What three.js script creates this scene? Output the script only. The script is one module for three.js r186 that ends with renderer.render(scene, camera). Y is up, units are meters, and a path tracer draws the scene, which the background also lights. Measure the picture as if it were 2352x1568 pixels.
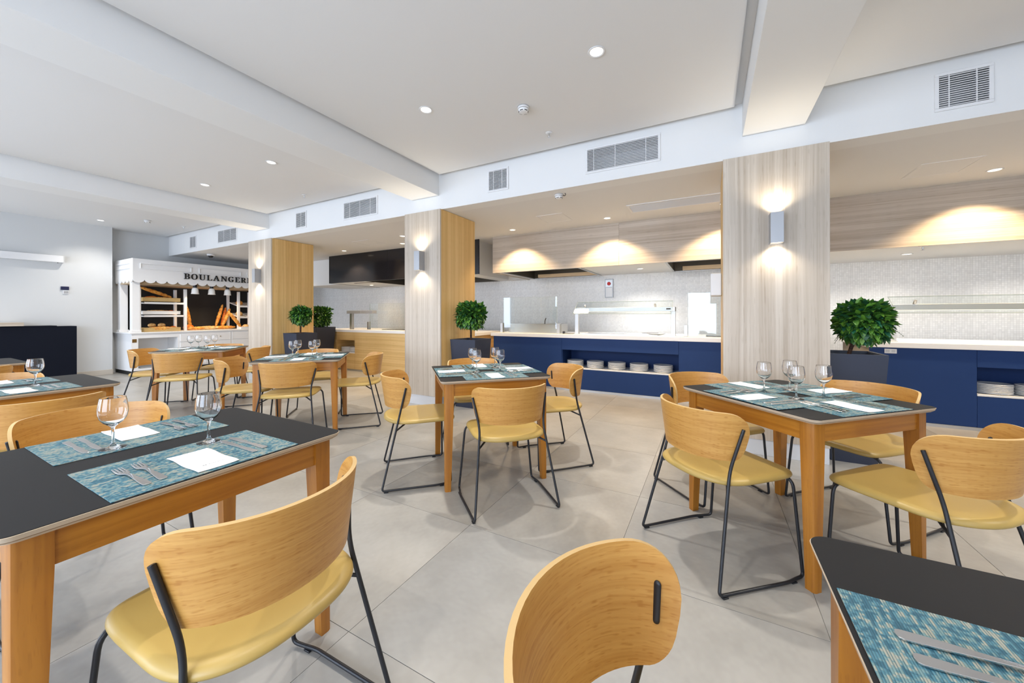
import * as THREE from 'three';
import { mergeGeometries, mergeVertices, toCreasedNormals } from 'three/addons/utils/BufferGeometryUtils.js';
import { RoundedBoxGeometry } from 'three/addons/geometries/RoundedBoxGeometry.js';
import { TextGeometry } from 'three/addons/geometries/TextGeometry.js';
import { FontLoader } from 'three/addons/loaders/FontLoader.js';
import { RectAreaLightUniformsLib } from 'three/addons/lights/RectAreaLightUniformsLib.js';

RectAreaLightUniformsLib.init();
const scene = new THREE.Scene();
const renderer = new THREE.WebGLRenderer({ antialias: true });
renderer.toneMapping = THREE.LinearToneMapping;
renderer.toneMappingExposure = 0.475;
renderer.shadowMap.enabled = true;

// ---------------------------------------------------------------- camera
const camera = new THREE.PerspectiveCamera(2 * Math.atan(784 / 850.162) * 180 / Math.PI, 2352 / 1568, 0.05, 200);
camera.position.set(0, 1.2, 0);
camera.rotation.order = 'YXZ';
camera.rotation.set(0, 0.4909, -0.0019);
camera.setViewOffset(2352, 1568, 0, 61.6, 2352, 1568);   // shifted lens: the verticals stay upright

// ---------------------------------------------------------------- sky and daylight
const DAY = new THREE.Color(0.80, 0.93, 1.15);           // cool daylight
const WARM = new THREE.Color(1.0, 0.72, 0.42);           // kitchen lamps
const NEUT = new THREE.Color(1.0, 0.94, 0.86);           // dining downlights
scene.background = new THREE.Color(0.80, 0.95, 1.18);
scene.backgroundIntensity = 3;
const ZW = 3.2;                                          // glazed facade behind the camera
const WINDOWS = [[-10.5, -7.93], [-6.0, -3.5], [-2.3, 0.5], [2.3, 3.4]];
for (const [a, b] of WINDOWS) {                          // daylight of each opening
  const l = new THREE.RectAreaLight(DAY, 15.5, b - a - 0.1, 2.3);
  l.position.set((a + b) / 2, 1.4, ZW - 0.06); l.lookAt((a + b) / 2, 1.2, -10); scene.add(l);
}

// ---------------------------------------------------------------- helpers
let seed = 1234567;
const rnd = () => { seed |= 0; seed = seed + 0x6D2B79F5 | 0; let t = Math.imul(seed ^ seed >>> 15, 1 | seed); t = t + Math.imul(t ^ t >>> 7, 61 | t) ^ t; return ((t ^ t >>> 14) >>> 0) / 4294967296; };
const rr = (a, b) => a + (b - a) * rnd();
const used = {};
const numbered = (n) => { const k = used[n] = (used[n] ?? -1) + 1; return k ? `${n}_${String(k).padStart(3, '0')}` : n; };
function plain(g) {                                       // same attributes everywhere, no index
  const n = g.index ? g.toNonIndexed() : g;
  for (const k of Object.keys(n.attributes)) if (!['position', 'normal', 'uv'].includes(k)) n.deleteAttribute(k);
  if (!n.attributes.normal) n.computeVertexNormals();
  if (!n.attributes.uv) n.setAttribute('uv', new THREE.BufferAttribute(new Float32Array(n.attributes.position.count * 2), 2));
  return n;
}
function metric(g, turn = false) {                        // uv in metres, by the way each face points; turn: v runs where u would
  const n = plain(g), p = n.attributes.position, q = n.attributes.normal, uv = n.attributes.uv;
  for (let i = 0; i < p.count; i += 3) {
    let nx = 0, ny = 0, nz = 0;
    for (let k = 0; k < 3; k++) { nx += q.getX(i + k); ny += q.getY(i + k); nz += q.getZ(i + k); }
    nx = Math.abs(nx); ny = Math.abs(ny); nz = Math.abs(nz);
    for (let k = 0; k < 3; k++) {
      const x = p.getX(i + k), y = p.getY(i + k), z = p.getZ(i + k);
      let a, b;
      if (ny >= nx && ny >= nz) { a = x; b = z; } else if (nx >= nz) { a = z; b = y; } else { a = x; b = y; }
      turn ? uv.setXY(i + k, b, a) : uv.setXY(i + k, a, b);
    }
  }
  return n;
}
const bx = (x0, x1, y0, y1, z0, z1) => new THREE.BoxGeometry(x1 - x0, y1 - y0, z1 - z0).translate((x0 + x1) / 2, (y0 + y1) / 2, (z0 + z1) / 2);
const rb = (x0, x1, y0, y1, z0, z1, r = 0.003, s = 1) => new RoundedBoxGeometry(x1 - x0, y1 - y0, z1 - z0, s, r).translate((x0 + x1) / 2, (y0 + y1) / 2, (z0 + z1) / 2);
const cy = (x, y0, y1, z, r0, r1 = r0, n = 24) => new THREE.CylinderGeometry(r1, r0, y1 - y0, n).translate(x, (y0 + y1) / 2, z);
function lathe(pts, n = 32) { return new THREE.LatheGeometry(pts.map(([r, y]) => new THREE.Vector2(r, y)), n); }
function fillet(points, radius, n = 6) {                  // polyline with rounded corners
  const P = points.map((p) => new THREE.Vector3(...p)), out = [P[0]];
  for (let i = 1; i < P.length - 1; i++) {
    const a = P[i - 1].clone().sub(P[i]), b = P[i + 1].clone().sub(P[i]);
    const R = Math.min(Array.isArray(radius) ? radius[i] : radius, a.length() * 0.48, b.length() * 0.48);
    const s = P[i].clone().addScaledVector(a.normalize(), R), e = P[i].clone().addScaledVector(b.normalize(), R);
    for (let k = 0; k <= n; k++) {
      const t = k / n;
      out.push(s.clone().multiplyScalar((1 - t) ** 2).addScaledVector(P[i], 2 * t * (1 - t)).addScaledVector(e, t * t));
    }
  }
  out.push(P[P.length - 1]);
  return out;
}
function tube(points, r, radius = 0.03, sides = 10, n = 6) {
  const pts = fillet(points, radius, n), path = new THREE.CurvePath();
  for (let i = 0; i < pts.length - 1; i++) if (pts[i].distanceTo(pts[i + 1]) > 1e-5) path.add(new THREE.LineCurve3(pts[i], pts[i + 1]));
  // sweep rings by hand so that long straights stay cheap
  const Q = [pts[0], ...pts.slice(1).filter((p, i) => p.distanceTo(pts[i]) > 1e-5)], pos = [], idx = [], uv = [];
  let up = new THREE.Vector3(0.31, 0.21, 0.93), len = 0;
  for (let i = 0; i < Q.length; i++) {
    const t = new THREE.Vector3();
    if (i) t.add(Q[i].clone().sub(Q[i - 1]).normalize());
    if (i < Q.length - 1) t.add(Q[i + 1].clone().sub(Q[i]).normalize());
    t.normalize(); if (i) len += Q[i].distanceTo(Q[i - 1]);
    up.addScaledVector(t, -up.dot(t)).normalize();
    const side = t.clone().cross(up);
    for (let k = 0; k < sides; k++) {
      const a = k / sides * Math.PI * 2, v = Q[i].clone().addScaledVector(up, Math.cos(a) * r).addScaledVector(side, Math.sin(a) * r);
      pos.push(v.x, v.y, v.z); uv.push(len, k / sides * 0.05);
    }
  }
  const m = Q.length;
  for (let i = 0; i < m - 1; i++) for (let k = 0; k < sides; k++) {
    const a = i * sides + k, b = i * sides + (k + 1) % sides, c = a + sides, d = b + sides;
    idx.push(a, b, c, b, d, c);
  }
  for (let k = 1; k < sides - 1; k++) { idx.push(0, k + 1, k); const o = (m - 1) * sides; idx.push(o, o + k, o + k + 1); }
  const g = new THREE.BufferGeometry();
  g.setAttribute('position', new THREE.Float32BufferAttribute(pos, 3)); g.setAttribute('uv', new THREE.Float32BufferAttribute(uv, 2)); g.setIndex(idx);
  g.computeVertexNormals();
  return g;
}
function ringsGeometry(rings, uvOf) {                     // rings of equal length, closed round, capped by fans
  const pos = [], uv = [], idx = [], M = rings[0].length;
  for (const r of rings) for (const p of r) { pos.push(...p); uv.push(...uvOf(p)); }
  for (let i = 0; i < rings.length - 1; i++) for (let k = 0; k < M; k++) {
    const a = i * M + k, b = i * M + (k + 1) % M, c = a + M, d = b + M; idx.push(a, c, b, b, c, d);
  }
  for (const [i, flip] of [[0, false], [rings.length - 1, true]]) {
    const c = rings[i].reduce((s, p) => [s[0] + p[0] / M, s[1] + p[1] / M, s[2] + p[2] / M], [0, 0, 0]), n = pos.length / 3;
    pos.push(...c); uv.push(...uvOf(c));
    for (let k = 0; k < M; k++) { const a = i * M + k, b = i * M + (k + 1) % M; flip ? idx.push(n, b, a) : idx.push(n, a, b); }
  }
  const g = new THREE.BufferGeometry();
  g.setAttribute('position', new THREE.Float32BufferAttribute(pos, 3)); g.setAttribute('uv', new THREE.Float32BufferAttribute(uv, 2)); g.setIndex(idx);
  g.computeVertexNormals();
  return g;
}
const one = (gs) => Array.isArray(gs) ? (gs.length > 1 ? mergeGeometries(gs.map(plain)) : plain(gs[0])) : gs;
function mesh(name, geo, mat, parent) {
  const m = new THREE.Mesh(one(geo), mat); m.name = parent === scene || !parent ? numbered(name) : name;
  m.castShadow = m.receiveShadow = true; (parent ?? scene).add(m); return m;
}
function tag(o, label, category, group) { o.userData.label = label; o.userData.category = category; if (group) o.userData.group = group; return o; }
function thing(name, label, category, [x, y, z] = [0, 0, 0], turn = 0, group) {
  const o = new THREE.Group(); o.name = numbered(name); o.position.set(x, y, z); o.rotation.y = turn; scene.add(o);
  return tag(o, label, category, group);
}
function struct(name, geo, mat, label, category) {
  const m = mesh(name, geo, mat); m.userData = { kind: 'structure', label, category }; return m;
}
function structGroup(name, label, category) { const g = new THREE.Group(); g.name = numbered(name); g.userData = { kind: 'structure', label, category }; scene.add(g); return g; }
function copy(o, label, [x, y, z], turn = 0) {
  const c = o.clone(); c.name = numbered(o.name.replace(/_\d+$/, '')); c.position.set(x, y, z); c.rotation.set(0, turn, 0);
  c.userData = { ...o.userData, label }; scene.add(c); return c;
}

// ---------------------------------------------------------------- textures
function lattice(px, py, s) { const a = new Float32Array(px * py), keep = seed; seed = s; for (let i = 0; i < a.length; i++) a[i] = rnd(); seed = keep; return a; }
const lat = {};
function noise(u, v, px, py, s = 1) {                     // value noise, periodic over the unit square
  const a = lat[`${px},${py},${s}`] ??= lattice(px, py, s * 7919 + px * 31 + py);
  const x = u * px, y = v * py, xi = Math.floor(x), yi = Math.floor(y); let fx = x - xi, fy = y - yi;
  fx = fx * fx * (3 - 2 * fx); fy = fy * fy * (3 - 2 * fy);
  const m = (i, n) => ((i % n) + n) % n, x0 = m(xi, px), x1 = m(xi + 1, px), y0 = m(yi, py), y1 = m(yi + 1, py);
  return (a[y0 * px + x0] * (1 - fx) + a[y0 * px + x1] * fx) * (1 - fy) + (a[y1 * px + x0] * (1 - fx) + a[y1 * px + x1] * fx) * fy;
}
function texture(w, h, fn, su, sv, srgb = true) {         // su, sv: metres that one repeat covers
  const d = new Uint8Array(w * h * 4);
  for (let j = 0; j < h; j++) for (let i = 0; i < w; i++) {
    const c = fn(i / w, j / h); const o = (j * w + i) * 4;
    d[o] = Math.max(0, Math.min(255, c[0])); d[o + 1] = Math.max(0, Math.min(255, c[1])); d[o + 2] = Math.max(0, Math.min(255, c[2])); d[o + 3] = 255;
  }
  const t = new THREE.DataTexture(d, w, h); t.wrapS = t.wrapT = THREE.RepeatWrapping; t.magFilter = THREE.LinearFilter; t.minFilter = THREE.LinearMipmapLinearFilter; t.generateMipmaps = true;
  if (srgb) t.colorSpace = THREE.SRGBColorSpace;
  t.repeat.set(1 / su, 1 / sv); t.needsUpdate = true; return t;
}
const mixc = (a, b, t) => [a[0] + (b[0] - a[0]) * t, a[1] + (b[1] - a[1]) * t, a[2] + (b[2] - a[2]) * t];
function woodTexture(light, dark, { wave = 0.05, rings = 26, pore = 0.25, s = 1, su = 0.9, sv = 0.45, sharp = 1 } = {}) {
  return texture(1024, 512, (u, v) => {
    const w = v + wave * (noise(u, v, 2, 3, s) - 0.5) + wave * 0.35 * (noise(u, v, 5, 6, s + 1) - 0.5);
    const a = noise(u, w, 1, rings, s + 2), b = noise(u, w, 3, rings * 3, s + 3), c = noise(u, w, 28, 170, s + 4), d = noise(u, w, 2, 7, s + 5);
    let t = 0.38 * a + 0.3 * b + 0.32 * d; t = 0.5 + (t - 0.5) * sharp;
    t += pore * (c > 0.72 ? (c - 0.72) * 2.2 : 0);
    return mixc(light, dark, t);
  }, su, sv);
}
const T = {};
T.oak = texture(1024, 512, (u, v) => {                    // oak veneer: fine close lines in long shallow waves
  const w = v + 0.10 * (noise(u, v, 2, 2, 11) - 0.5) + 0.02 * (noise(u, v, 5, 5, 12) - 0.5);
  const a = noise(u, w, 2, 46, 13), b = noise(u, w, 4, 120, 14), c = noise(u, w, 46, 200, 15), d = noise(u, w, 2, 9, 16);
  const t = 0.22 + 0.26 * a + 0.24 * b + 0.14 * d + (c > 0.66 ? (c - 0.66) * 1.1 : 0);
  return mixc([222, 176, 102], [170, 114, 44], t);
}, 0.8, 0.4);
T.table = woodTexture([190, 128, 42], [142, 84, 14], { wave: 0.05, rings: 18, pore: 0.35, s: 21, su: 0.7, sv: 0.3, sharp: 0.95 });
T.ashGold = woodTexture([236, 204, 144], [202, 162, 98], { wave: 0.025, rings: 40, pore: 0.4, s: 36, su: 2.4, sv: 0.9, sharp: 1.1 });
T.ash = woodTexture([208, 198, 185], [166, 152, 135], { wave: 0.025, rings: 40, pore: 0.4, s: 31, su: 2.4, sv: 0.9, sharp: 1.1 });
T.floor = texture(1024, 1024, (u, v) => {
  const n = 0.45 * noise(u, v, 5, 5, 41) + 0.28 * noise(u, v, 13, 11, 42) + 0.15 * noise(u, v, 34, 30, 43) + 0.12 * noise(u, v, 160, 120, 44);
  const k = 152 + 42 * (n - 0.5), warm = noise(u, v, 4, 6, 45) - 0.5;
  return [k + 3 + 4 * warm, k + 0.5, k - 5 - 6 * warm];
}, 2.4, 2.4);
T.plaster = texture(256, 256, (u, v) => { const n = 128 + 60 * (noise(u, v, 60, 60, 51) - 0.5) + 40 * (noise(u, v, 120, 120, 52) - 0.5); return [n, n, n]; }, 0.6, 0.6, false);
const matStreak = (u, v) => {                             // woven vinyl: streaks along u, cords across v
  const row = Math.floor(v * 96), cord = Math.abs(((v * 96) % 1) - 0.5) * 2, a = noise(u, row / 96 + 0.005, 22, 96, 61), b = noise(u, row / 96 + 0.005, 90, 96, 62), c = noise(u, v, 5, 14, 63);
  return { cord, t: 0.42 * a + 0.42 * b + 0.16 * c };
};
T.mat = texture(512, 512, (u, v) => {
  const { cord, t } = matStreak(u, v), k = (t - 0.5) * 2.2 + 0.5;
  const c = k < 0.26 ? [42, 94, 112] : k < 0.46 ? [74, 124, 138] : k < 0.64 ? [112, 144, 145] : [160, 160, 146];
  return mixc(c, [30, 66, 82], cord > 0.74 ? 0.5 : 0);
}, 0.45, 0.33);
T.matBump = texture(512, 512, (u, v) => { const { cord } = matStreak(u, v), s = noise(u, v, 90, 110, 64), k = 255 * (1 - cord) * (0.6 + 0.4 * s); return [k, k, k]; }, 0.45, 0.33, false);
T.mosaic = texture(512, 512, (u, v) => {
  const n = 16, x = (u * n) % 1, y = (v * n) % 1, j = x < 0.09 || y < 0.09, k = noise(Math.floor(u * n) / n + 0.01, Math.floor(v * n) / n + 0.01, n, n, 71);
  const c = j ? 212 : 240 + 18 * (k - 0.5); return [c, c, c - 2];
}, 0.4, 0.4);
T.crust = texture(256, 256, (u, v) => { const n = 0.5 * noise(u, v, 6, 6, 81) + 0.3 * noise(u, v, 18, 18, 82) + 0.2 * noise(u, v, 60, 60, 83); return mixc([244, 190, 92], [206, 124, 44], 0.5 + (n - 0.5) * 1.8); }, 0.2, 0.2);
T.crustPale = texture(256, 256, (u, v) => { const n = 0.5 * noise(u, v, 6, 8, 84) + 0.5 * noise(u, v, 40, 40, 85); return mixc([238, 212, 158], [192, 140, 76], 0.5 + (n - 0.5) * 1.8); }, 0.2, 0.2);
T.basket = texture(256, 256, (u, v) => { const a = Math.sin(u * 62.83) * Math.sin(v * 62.83 + (Math.floor(u * 10) % 2) * 3.14), n = noise(u, v, 40, 40, 86); return mixc([226, 200, 142], [170, 134, 80], 0.45 + 0.35 * a + 0.3 * (n - 0.5)); }, 0.25, 0.25);
T.bark = texture(128, 128, (u, v) => { const n = noise(u, v, 6, 20, 87); return mixc([86, 58, 42], [40, 26, 20], n); }, 0.1, 0.1);
function napkinTexture() {
  const c = document.createElement('canvas'); c.width = 256; c.height = 512; const g = c.getContext('2d');
  g.fillStyle = '#f1f1ef'; g.fillRect(0, 0, 256, 512);
  // printed mark with two lines of tiny lettering, read from the side
  g.save(); g.translate(178, 340); g.rotate(0);
  g.restore();
  g.save(); g.translate(0, 0); g.fillStyle = '#222';
  g.font = 'italic bold 24px sans-serif'; g.fillText('AE', 64, 412);
  g.fillStyle = '#555'; for (let i = 0; i < 2; i++) { let x = 104; while (x < 200 - i * 0) { const w = 4 + (x * 7 + i * 5) % 9; g.fillRect(x, 396 + i * 10, w, 5); x += w + 3; } }
  g.restore();
  const t = new THREE.CanvasTexture(c); t.colorSpace = THREE.SRGBColorSpace; return t;
}
T.napkin = napkinTexture();

// ---------------------------------------------------------------- materials
const S = (o) => new THREE.MeshStandardMaterial(o), P = (o) => new THREE.MeshPhysicalMaterial(o);
const lin = (r, g, b) => new THREE.Color().setRGB(r, g, b);
const M = {
  white: S({ color: lin(0.80, 0.80, 0.79), roughness: 0.7, bumpMap: T.plaster, bumpScale: 0.0004 }),
  ceiling: S({ color: lin(0.76, 0.755, 0.745), roughness: 0.85, bumpMap: T.plaster, bumpScale: 0.0004 }),
  wallGrey: S({ color: lin(0.62, 0.63, 0.63), roughness: 0.75, bumpMap: T.plaster, bumpScale: 0.0006 }),
  grout: S({ color: lin(0.30, 0.29, 0.27), roughness: 0.9 }),
  tile: P({ map: T.floor, roughness: 0.3, specularIntensity: 0.7 }),
  base: S({ color: lin(0.55, 0.50, 0.43), roughness: 0.6 }),
  metalBase: S({ color: lin(0.72, 0.73, 0.75), roughness: 0.35, metalness: 0.6 }),
  ash: P({ map: T.ash, roughness: 0.48 }), ashGold: P({ map: T.ashGold, roughness: 0.45 }),
  oak: P({ map: T.oak, roughness: 0.42, clearcoat: 0.25, clearcoatRoughness: 0.35 }),
  oakEdge: S({ color: lin(0.60, 0.40, 0.17), roughness: 0.45 }),
  tableWood: P({ map: T.table, roughness: 0.4, clearcoat: 0.2, clearcoatRoughness: 0.3 }),
  tableTop: P({ color: lin(0.017, 0.017, 0.018), roughness: 0.55, specularIntensity: 0.3 }),
  plyEdge: S({ color: lin(0.50, 0.40, 0.29), roughness: 0.6 }),
  plyDark: S({ color: lin(0.22, 0.14, 0.08), roughness: 0.7 }),
  vinyl: P({ color: lin(0.45, 0.305, 0.085), roughness: 0.4, sheen: 0.2, sheenRoughness: 0.5, sheenColor: lin(1, 0.95, 0.8) }),
  black: P({ color: lin(0.012, 0.013, 0.016), roughness: 0.38 }),
  blackGloss: P({ color: lin(0.010, 0.010, 0.013), roughness: 0.14 }),
  blackMatt: S({ color: lin(0.014, 0.014, 0.015), roughness: 0.7 }),
  steel: S({ color: lin(0.60, 0.60, 0.60), metalness: 1, roughness: 0.28 }),
  steelBrushed: S({ color: lin(0.55, 0.55, 0.54), metalness: 1, roughness: 0.42 }),
  darkSteel: S({ color: lin(0.10, 0.085, 0.065), metalness: 0.7, roughness: 0.5 }),
  alu: S({ color: lin(0.42, 0.43, 0.45), metalness: 0.5, roughness: 0.45 }),
  navy: P({ color: lin(0.017, 0.046, 0.155), roughness: 0.45, specularIntensity: 0.35 }),
  navyDark: P({ color: lin(0.005, 0.007, 0.014), roughness: 0.5, specularIntensity: 0.25 }),
  quartz: P({ color: lin(0.86, 0.86, 0.85), roughness: 0.25 }),
  taupe: S({ color: lin(0.26, 0.24, 0.21), roughness: 0.6 }),
  mosaic: P({ map: T.mosaic, roughness: 0.35 }),
  porcelain: P({ color: lin(0.86, 0.86, 0.84), roughness: 0.18 }),
  planter: P({ color: lin(0.020, 0.026, 0.048), roughness: 0.45 }),
  soil: S({ color: lin(0.03, 0.022, 0.016), roughness: 1 }),
  bark: S({ map: T.bark, roughness: 0.9 }),
  glass: P({ color: lin(1, 1, 1), transmission: 1, roughness: 0.02, ior: 1.5, thickness: 0.002 }),
  pane: P({ color: lin(0.97, 0.99, 0.985), transmission: 1, roughness: 0.02, ior: 1.5, thickness: 0 }),
  paneEdge: P({ color: lin(0.35, 0.42, 0.40), roughness: 0.15 }),
  cutlery: S({ color: lin(0.62, 0.61, 0.60), metalness: 1, roughness: 0.2 }),
  mat: P({ map: T.mat, bumpMap: T.matBump, bumpScale: 0.0012, roughness: 0.6 }),
  napkin: S({ map: T.napkin, roughness: 0.9 }),
  paper: S({ color: lin(0.90, 0.90, 0.89), roughness: 0.9 }),
  stall: P({ color: lin(0.87, 0.87, 0.87), roughness: 0.45 }),
  tan: S({ color: lin(0.62, 0.47, 0.30), roughness: 0.7 }),
  brass: S({ color: lin(0.30, 0.20, 0.08), metalness: 1, roughness: 0.4 }),
  crust: P({ map: T.crust, roughness: 0.5 }), crustPale: P({ map: T.crustPale, roughness: 0.6 }), crustRed: P({ map: T.crust, color: lin(0.95, 0.55, 0.32), roughness: 0.4 }),
  basket: S({ map: T.basket, roughness: 0.8 }), cloth: S({ color: lin(0.85, 0.85, 0.84), roughness: 0.95 }),
  red: P({ color: lin(0.45, 0.02, 0.02), roughness: 0.3 }), screen: S({ color: lin(0.01, 0.012, 0.03), emissive: lin(0.01, 0.02, 0.09), roughness: 0.2 }),
  plastic: P({ color: lin(0.80, 0.80, 0.80), roughness: 0.35 }),
  lampFace: S({ color: lin(1, 1, 1), emissive: lin(1, 0.93, 0.84), emissiveIntensity: 5 }),
  lampWarm: S({ color: lin(1, 1, 1), emissive: lin(1, 0.84, 0.6), emissiveIntensity: 6 }),
};
M.stem = M.bark;
for (const k of ['tile']) M[k].needsUpdate = true;
const GREENS = [[0.030, 0.11, 0.018], [0.055, 0.17, 0.022], [0.11, 0.27, 0.03], [0.018, 0.085, 0.03], [0.018, 0.12, 0.06], [0.15, 0.30, 0.04]].map((c) => P({ color: lin(...c), roughness: 0.42 }));

// ---------------------------------------------------------------- the room
const YC = 3.0, YS = 2.575, XL = -10.8, XR = 6.0, ZB = -7.15, ZK = -3.823, XREC = -11.07, ZREC = -2.83, HZ = -5.65, HB = 1.94;
{ // floor: a bed of grout with 0.8 m tiles on it
  const f = structGroup('floor', 'pale beige stone-look tiled floor of the dining room', 'floor');
  mesh('grout', bx(XREC - 0.2, XR, -0.12, -0.003, ZB, ZW), M.grout, f);
  const xs = [], zs = []; for (let x = -1.21 - 0.8 * 13; x < XR; x += 0.8) xs.push(x); for (let z = -1.745 - 0.8 * 7; z < ZW; z += 0.8) zs.push(z);
  const cache = {};
  for (const x of xs) for (const z of zs) {
    const x0 = Math.max(x, XREC - 0.1), x1 = Math.min(x + 0.8, XR), z0 = Math.max(z, ZB), z1 = Math.min(z + 0.8, ZW);
    if (x1 - x0 < 0.05 || z1 - z0 < 0.05) continue;
    const w = +(x1 - x0).toFixed(3), d = +(z1 - z0).toFixed(3), k = Math.floor(rnd() * 6), key = `${w},${d},${k}`;
    if (!cache[key]) {
      const g = metric(bx(0.0012, w - 0.0012, -0.01, 0, 0.0012, d - 0.0012)), uv = g.attributes.uv, ou = [0.1, 0.9, 1.7, 0.4, 1.3, 2.1][k], ov = [0.3, 1.5, 0.7, 2.0, 1.1, 0.2][k];
      for (let i = 0; i < uv.count; i++) k % 2 ? uv.setXY(i, uv.getY(i) + ou, uv.getX(i) + ov) : uv.setXY(i, uv.getX(i) + ou, uv.getY(i) + ov);
      cache[key] = g;
    }
    const t = mesh('tile', cache[key], M.tile, f); t.position.set(x0, 0, z0);
  }
}
const BEAMS = [[-7.427, -7.003], [-3.579, -3.123], [0.254, 0.692], [4.10, 4.54]];
struct('ceiling', [bx(XREC - 0.2, XR + 0.2, YC + 0.05, YC + 0.2, ZK - 0.2, ZW + 0.2)], M.ceiling, 'white plaster ceiling slab above the dining room', 'ceiling');
{ // ceiling panels, one a bay, with a shadow gap round the edge
  const edges = [XREC, ...BEAMS.flat(), XR], g = 0.06;
  const where = ['above the bakery stall', 'between the two left beams', 'between the middle beam and the right beam', 'right of the right beam', 'at the far right end'];
  for (let i = 0, k = 0; i < edges.length; i += 2, k++) if (edges[i + 1] - edges[i] > 0.5)
    struct('ceiling_panel', metric(rb(edges[i] + (i ? g : 0), edges[i + 1] - g, YC, YC + 0.04, ZK + 0.07, ZW - g, 0.006)), M.ceiling, `flat white ceiling panel ${where[k]}`, 'ceiling');
}
BEAMS.forEach(([a, b], i) => struct('beam', metric(rb(a, b, 2.757, YC + 0.06, ZK - 0.02, ZW, 0.004)), M.white, ['white ceiling beam left of the middle bay', 'white ceiling beam running to the middle pillar', 'white ceiling beam running to the right pillar', 'white ceiling beam at the far right end'][i], 'beam'));
const VENTS = [[1.441, 1.729, 2.66, 2.935], [-1.157, -0.417, 2.68, 2.95], [-2.373, -2.085, 2.675, 2.945], [-4.993, -4.249, 2.66, 2.935], [-6.211, -5.913, 2.66, 2.94], [-8.826, -8.084, 2.65, 2.92], [-10.033, -9.731, 2.65, 2.92]];
{ // bulkhead: boards left open where the vents sit
  const gs = [], v = [...VENTS].sort((a, b) => a[0] - b[0]), f = 0.012; let x = XREC;
  for (const [a, b, c, d] of v) { gs.push(bx(x, a + f, YS, YC + 0.06, ZK - 0.2, ZK), bx(a + f, b - f, YS, c + f, ZK - 0.2, ZK), bx(a + f, b - f, d - f, YC + 0.06, ZK - 0.2, ZK)); x = b - f; }
  gs.push(bx(x, XR, YS, YC + 0.06, ZK - 0.2, ZK));
  struct('bulkhead', gs.map((g) => metric(g)), M.white, 'white bulkhead with air vents above the buffet', 'bulkhead');
}
struct('soffit', metric(bx(XREC, XR, YS, YS + 0.12, ZB - 0.2, ZK - 0.2)), M.ceiling, 'lower ceiling over the buffet kitchen', 'ceiling');
struct('wall_left', metric(bx(XL - 0.3, XL, -0.02, YC + 0.06, ZREC, ZW + 0.2)), M.wallGrey, 'light grey wall behind the dark cabinet', 'wall');
struct('wall_recess', [metric(bx(XREC - 0.2, XREC, -0.02, YC + 0.06, ZB - 0.2, ZREC + 0.01))], M.wallGrey, 'light grey recessed wall behind the bakery stall', 'wall');
struct('wall_kitchen', metric(bx(XREC, XR + 0.2, -0.02, YS + 0.1, ZB - 0.2, ZB)), M.mosaic, 'white mosaic tiled wall behind the buffet counters', 'wall');
struct('wall_right', metric(bx(XR, XR + 0.2, -0.02, YC + 0.06, ZB, ZW + 0.2)), M.white, 'plain white wall at the right end of the room', 'wall');
{ // glazed facade
  const gs = [bx(XL, XR, 2.58, YC + 0.06, ZW, ZW + 0.25)]; let x = XL;
  for (const [a, b] of [...WINDOWS, [XR, XR]]) { gs.push(bx(x, a, -0.02, 2.58, ZW, ZW + 0.25)); x = b; }
  struct('wall_window', gs.map((g) => metric(g)), M.white, 'white window wall behind the viewer', 'wall');
  WINDOWS.forEach(([a, b], i) => {
    const w = structGroup(`window_${i + 1}`, ['tall window nearest the dark cabinet', 'tall window facing the two-seat tables', 'tall window facing the middle counter', 'tall window facing the right pillar'][i], 'window');
    const m = (a + b) / 2;
    mesh('frame', [bx(a, b, 0, 0.06, ZW + 0.08, ZW + 0.14), bx(a, b, 2.52, 2.58, ZW + 0.08, ZW + 0.14), ...[a + 0.03, m, b - 0.03].map((q) => bx(q - 0.03, q + 0.03, 0.06, 2.52, ZW + 0.08, ZW + 0.14))], M.plastic, w);
    mesh('pane', bx(a + 0.06, m - 0.03, 0.06, 2.52, ZW + 0.1, ZW + 0.104), M.pane, w); mesh('pane', bx(m + 0.03, b - 0.06, 0.06, 2.52, ZW + 0.1, ZW + 0.104), M.pane, w);
  });
  struct('terrace_ground', bx(-30, 30, -0.3, -0.13, ZW + 0.1, ZW + 30), M.base, 'paved terrace outside the windows', 'ground');
}
struct('baseboard_left', metric(rb(XL, XL + 0.012, 0, 0.1, ZREC, ZW, 0.003)), M.base, 'beige tile skirting along the grey wall', 'baseboard');
struct('baseboard_recess', metric(rb(XREC, XREC + 0.27, 0, 0.1, ZREC - 0.012, ZREC, 0.003)), M.base, 'short beige skirting beside the bakery stall', 'baseboard');

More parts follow.
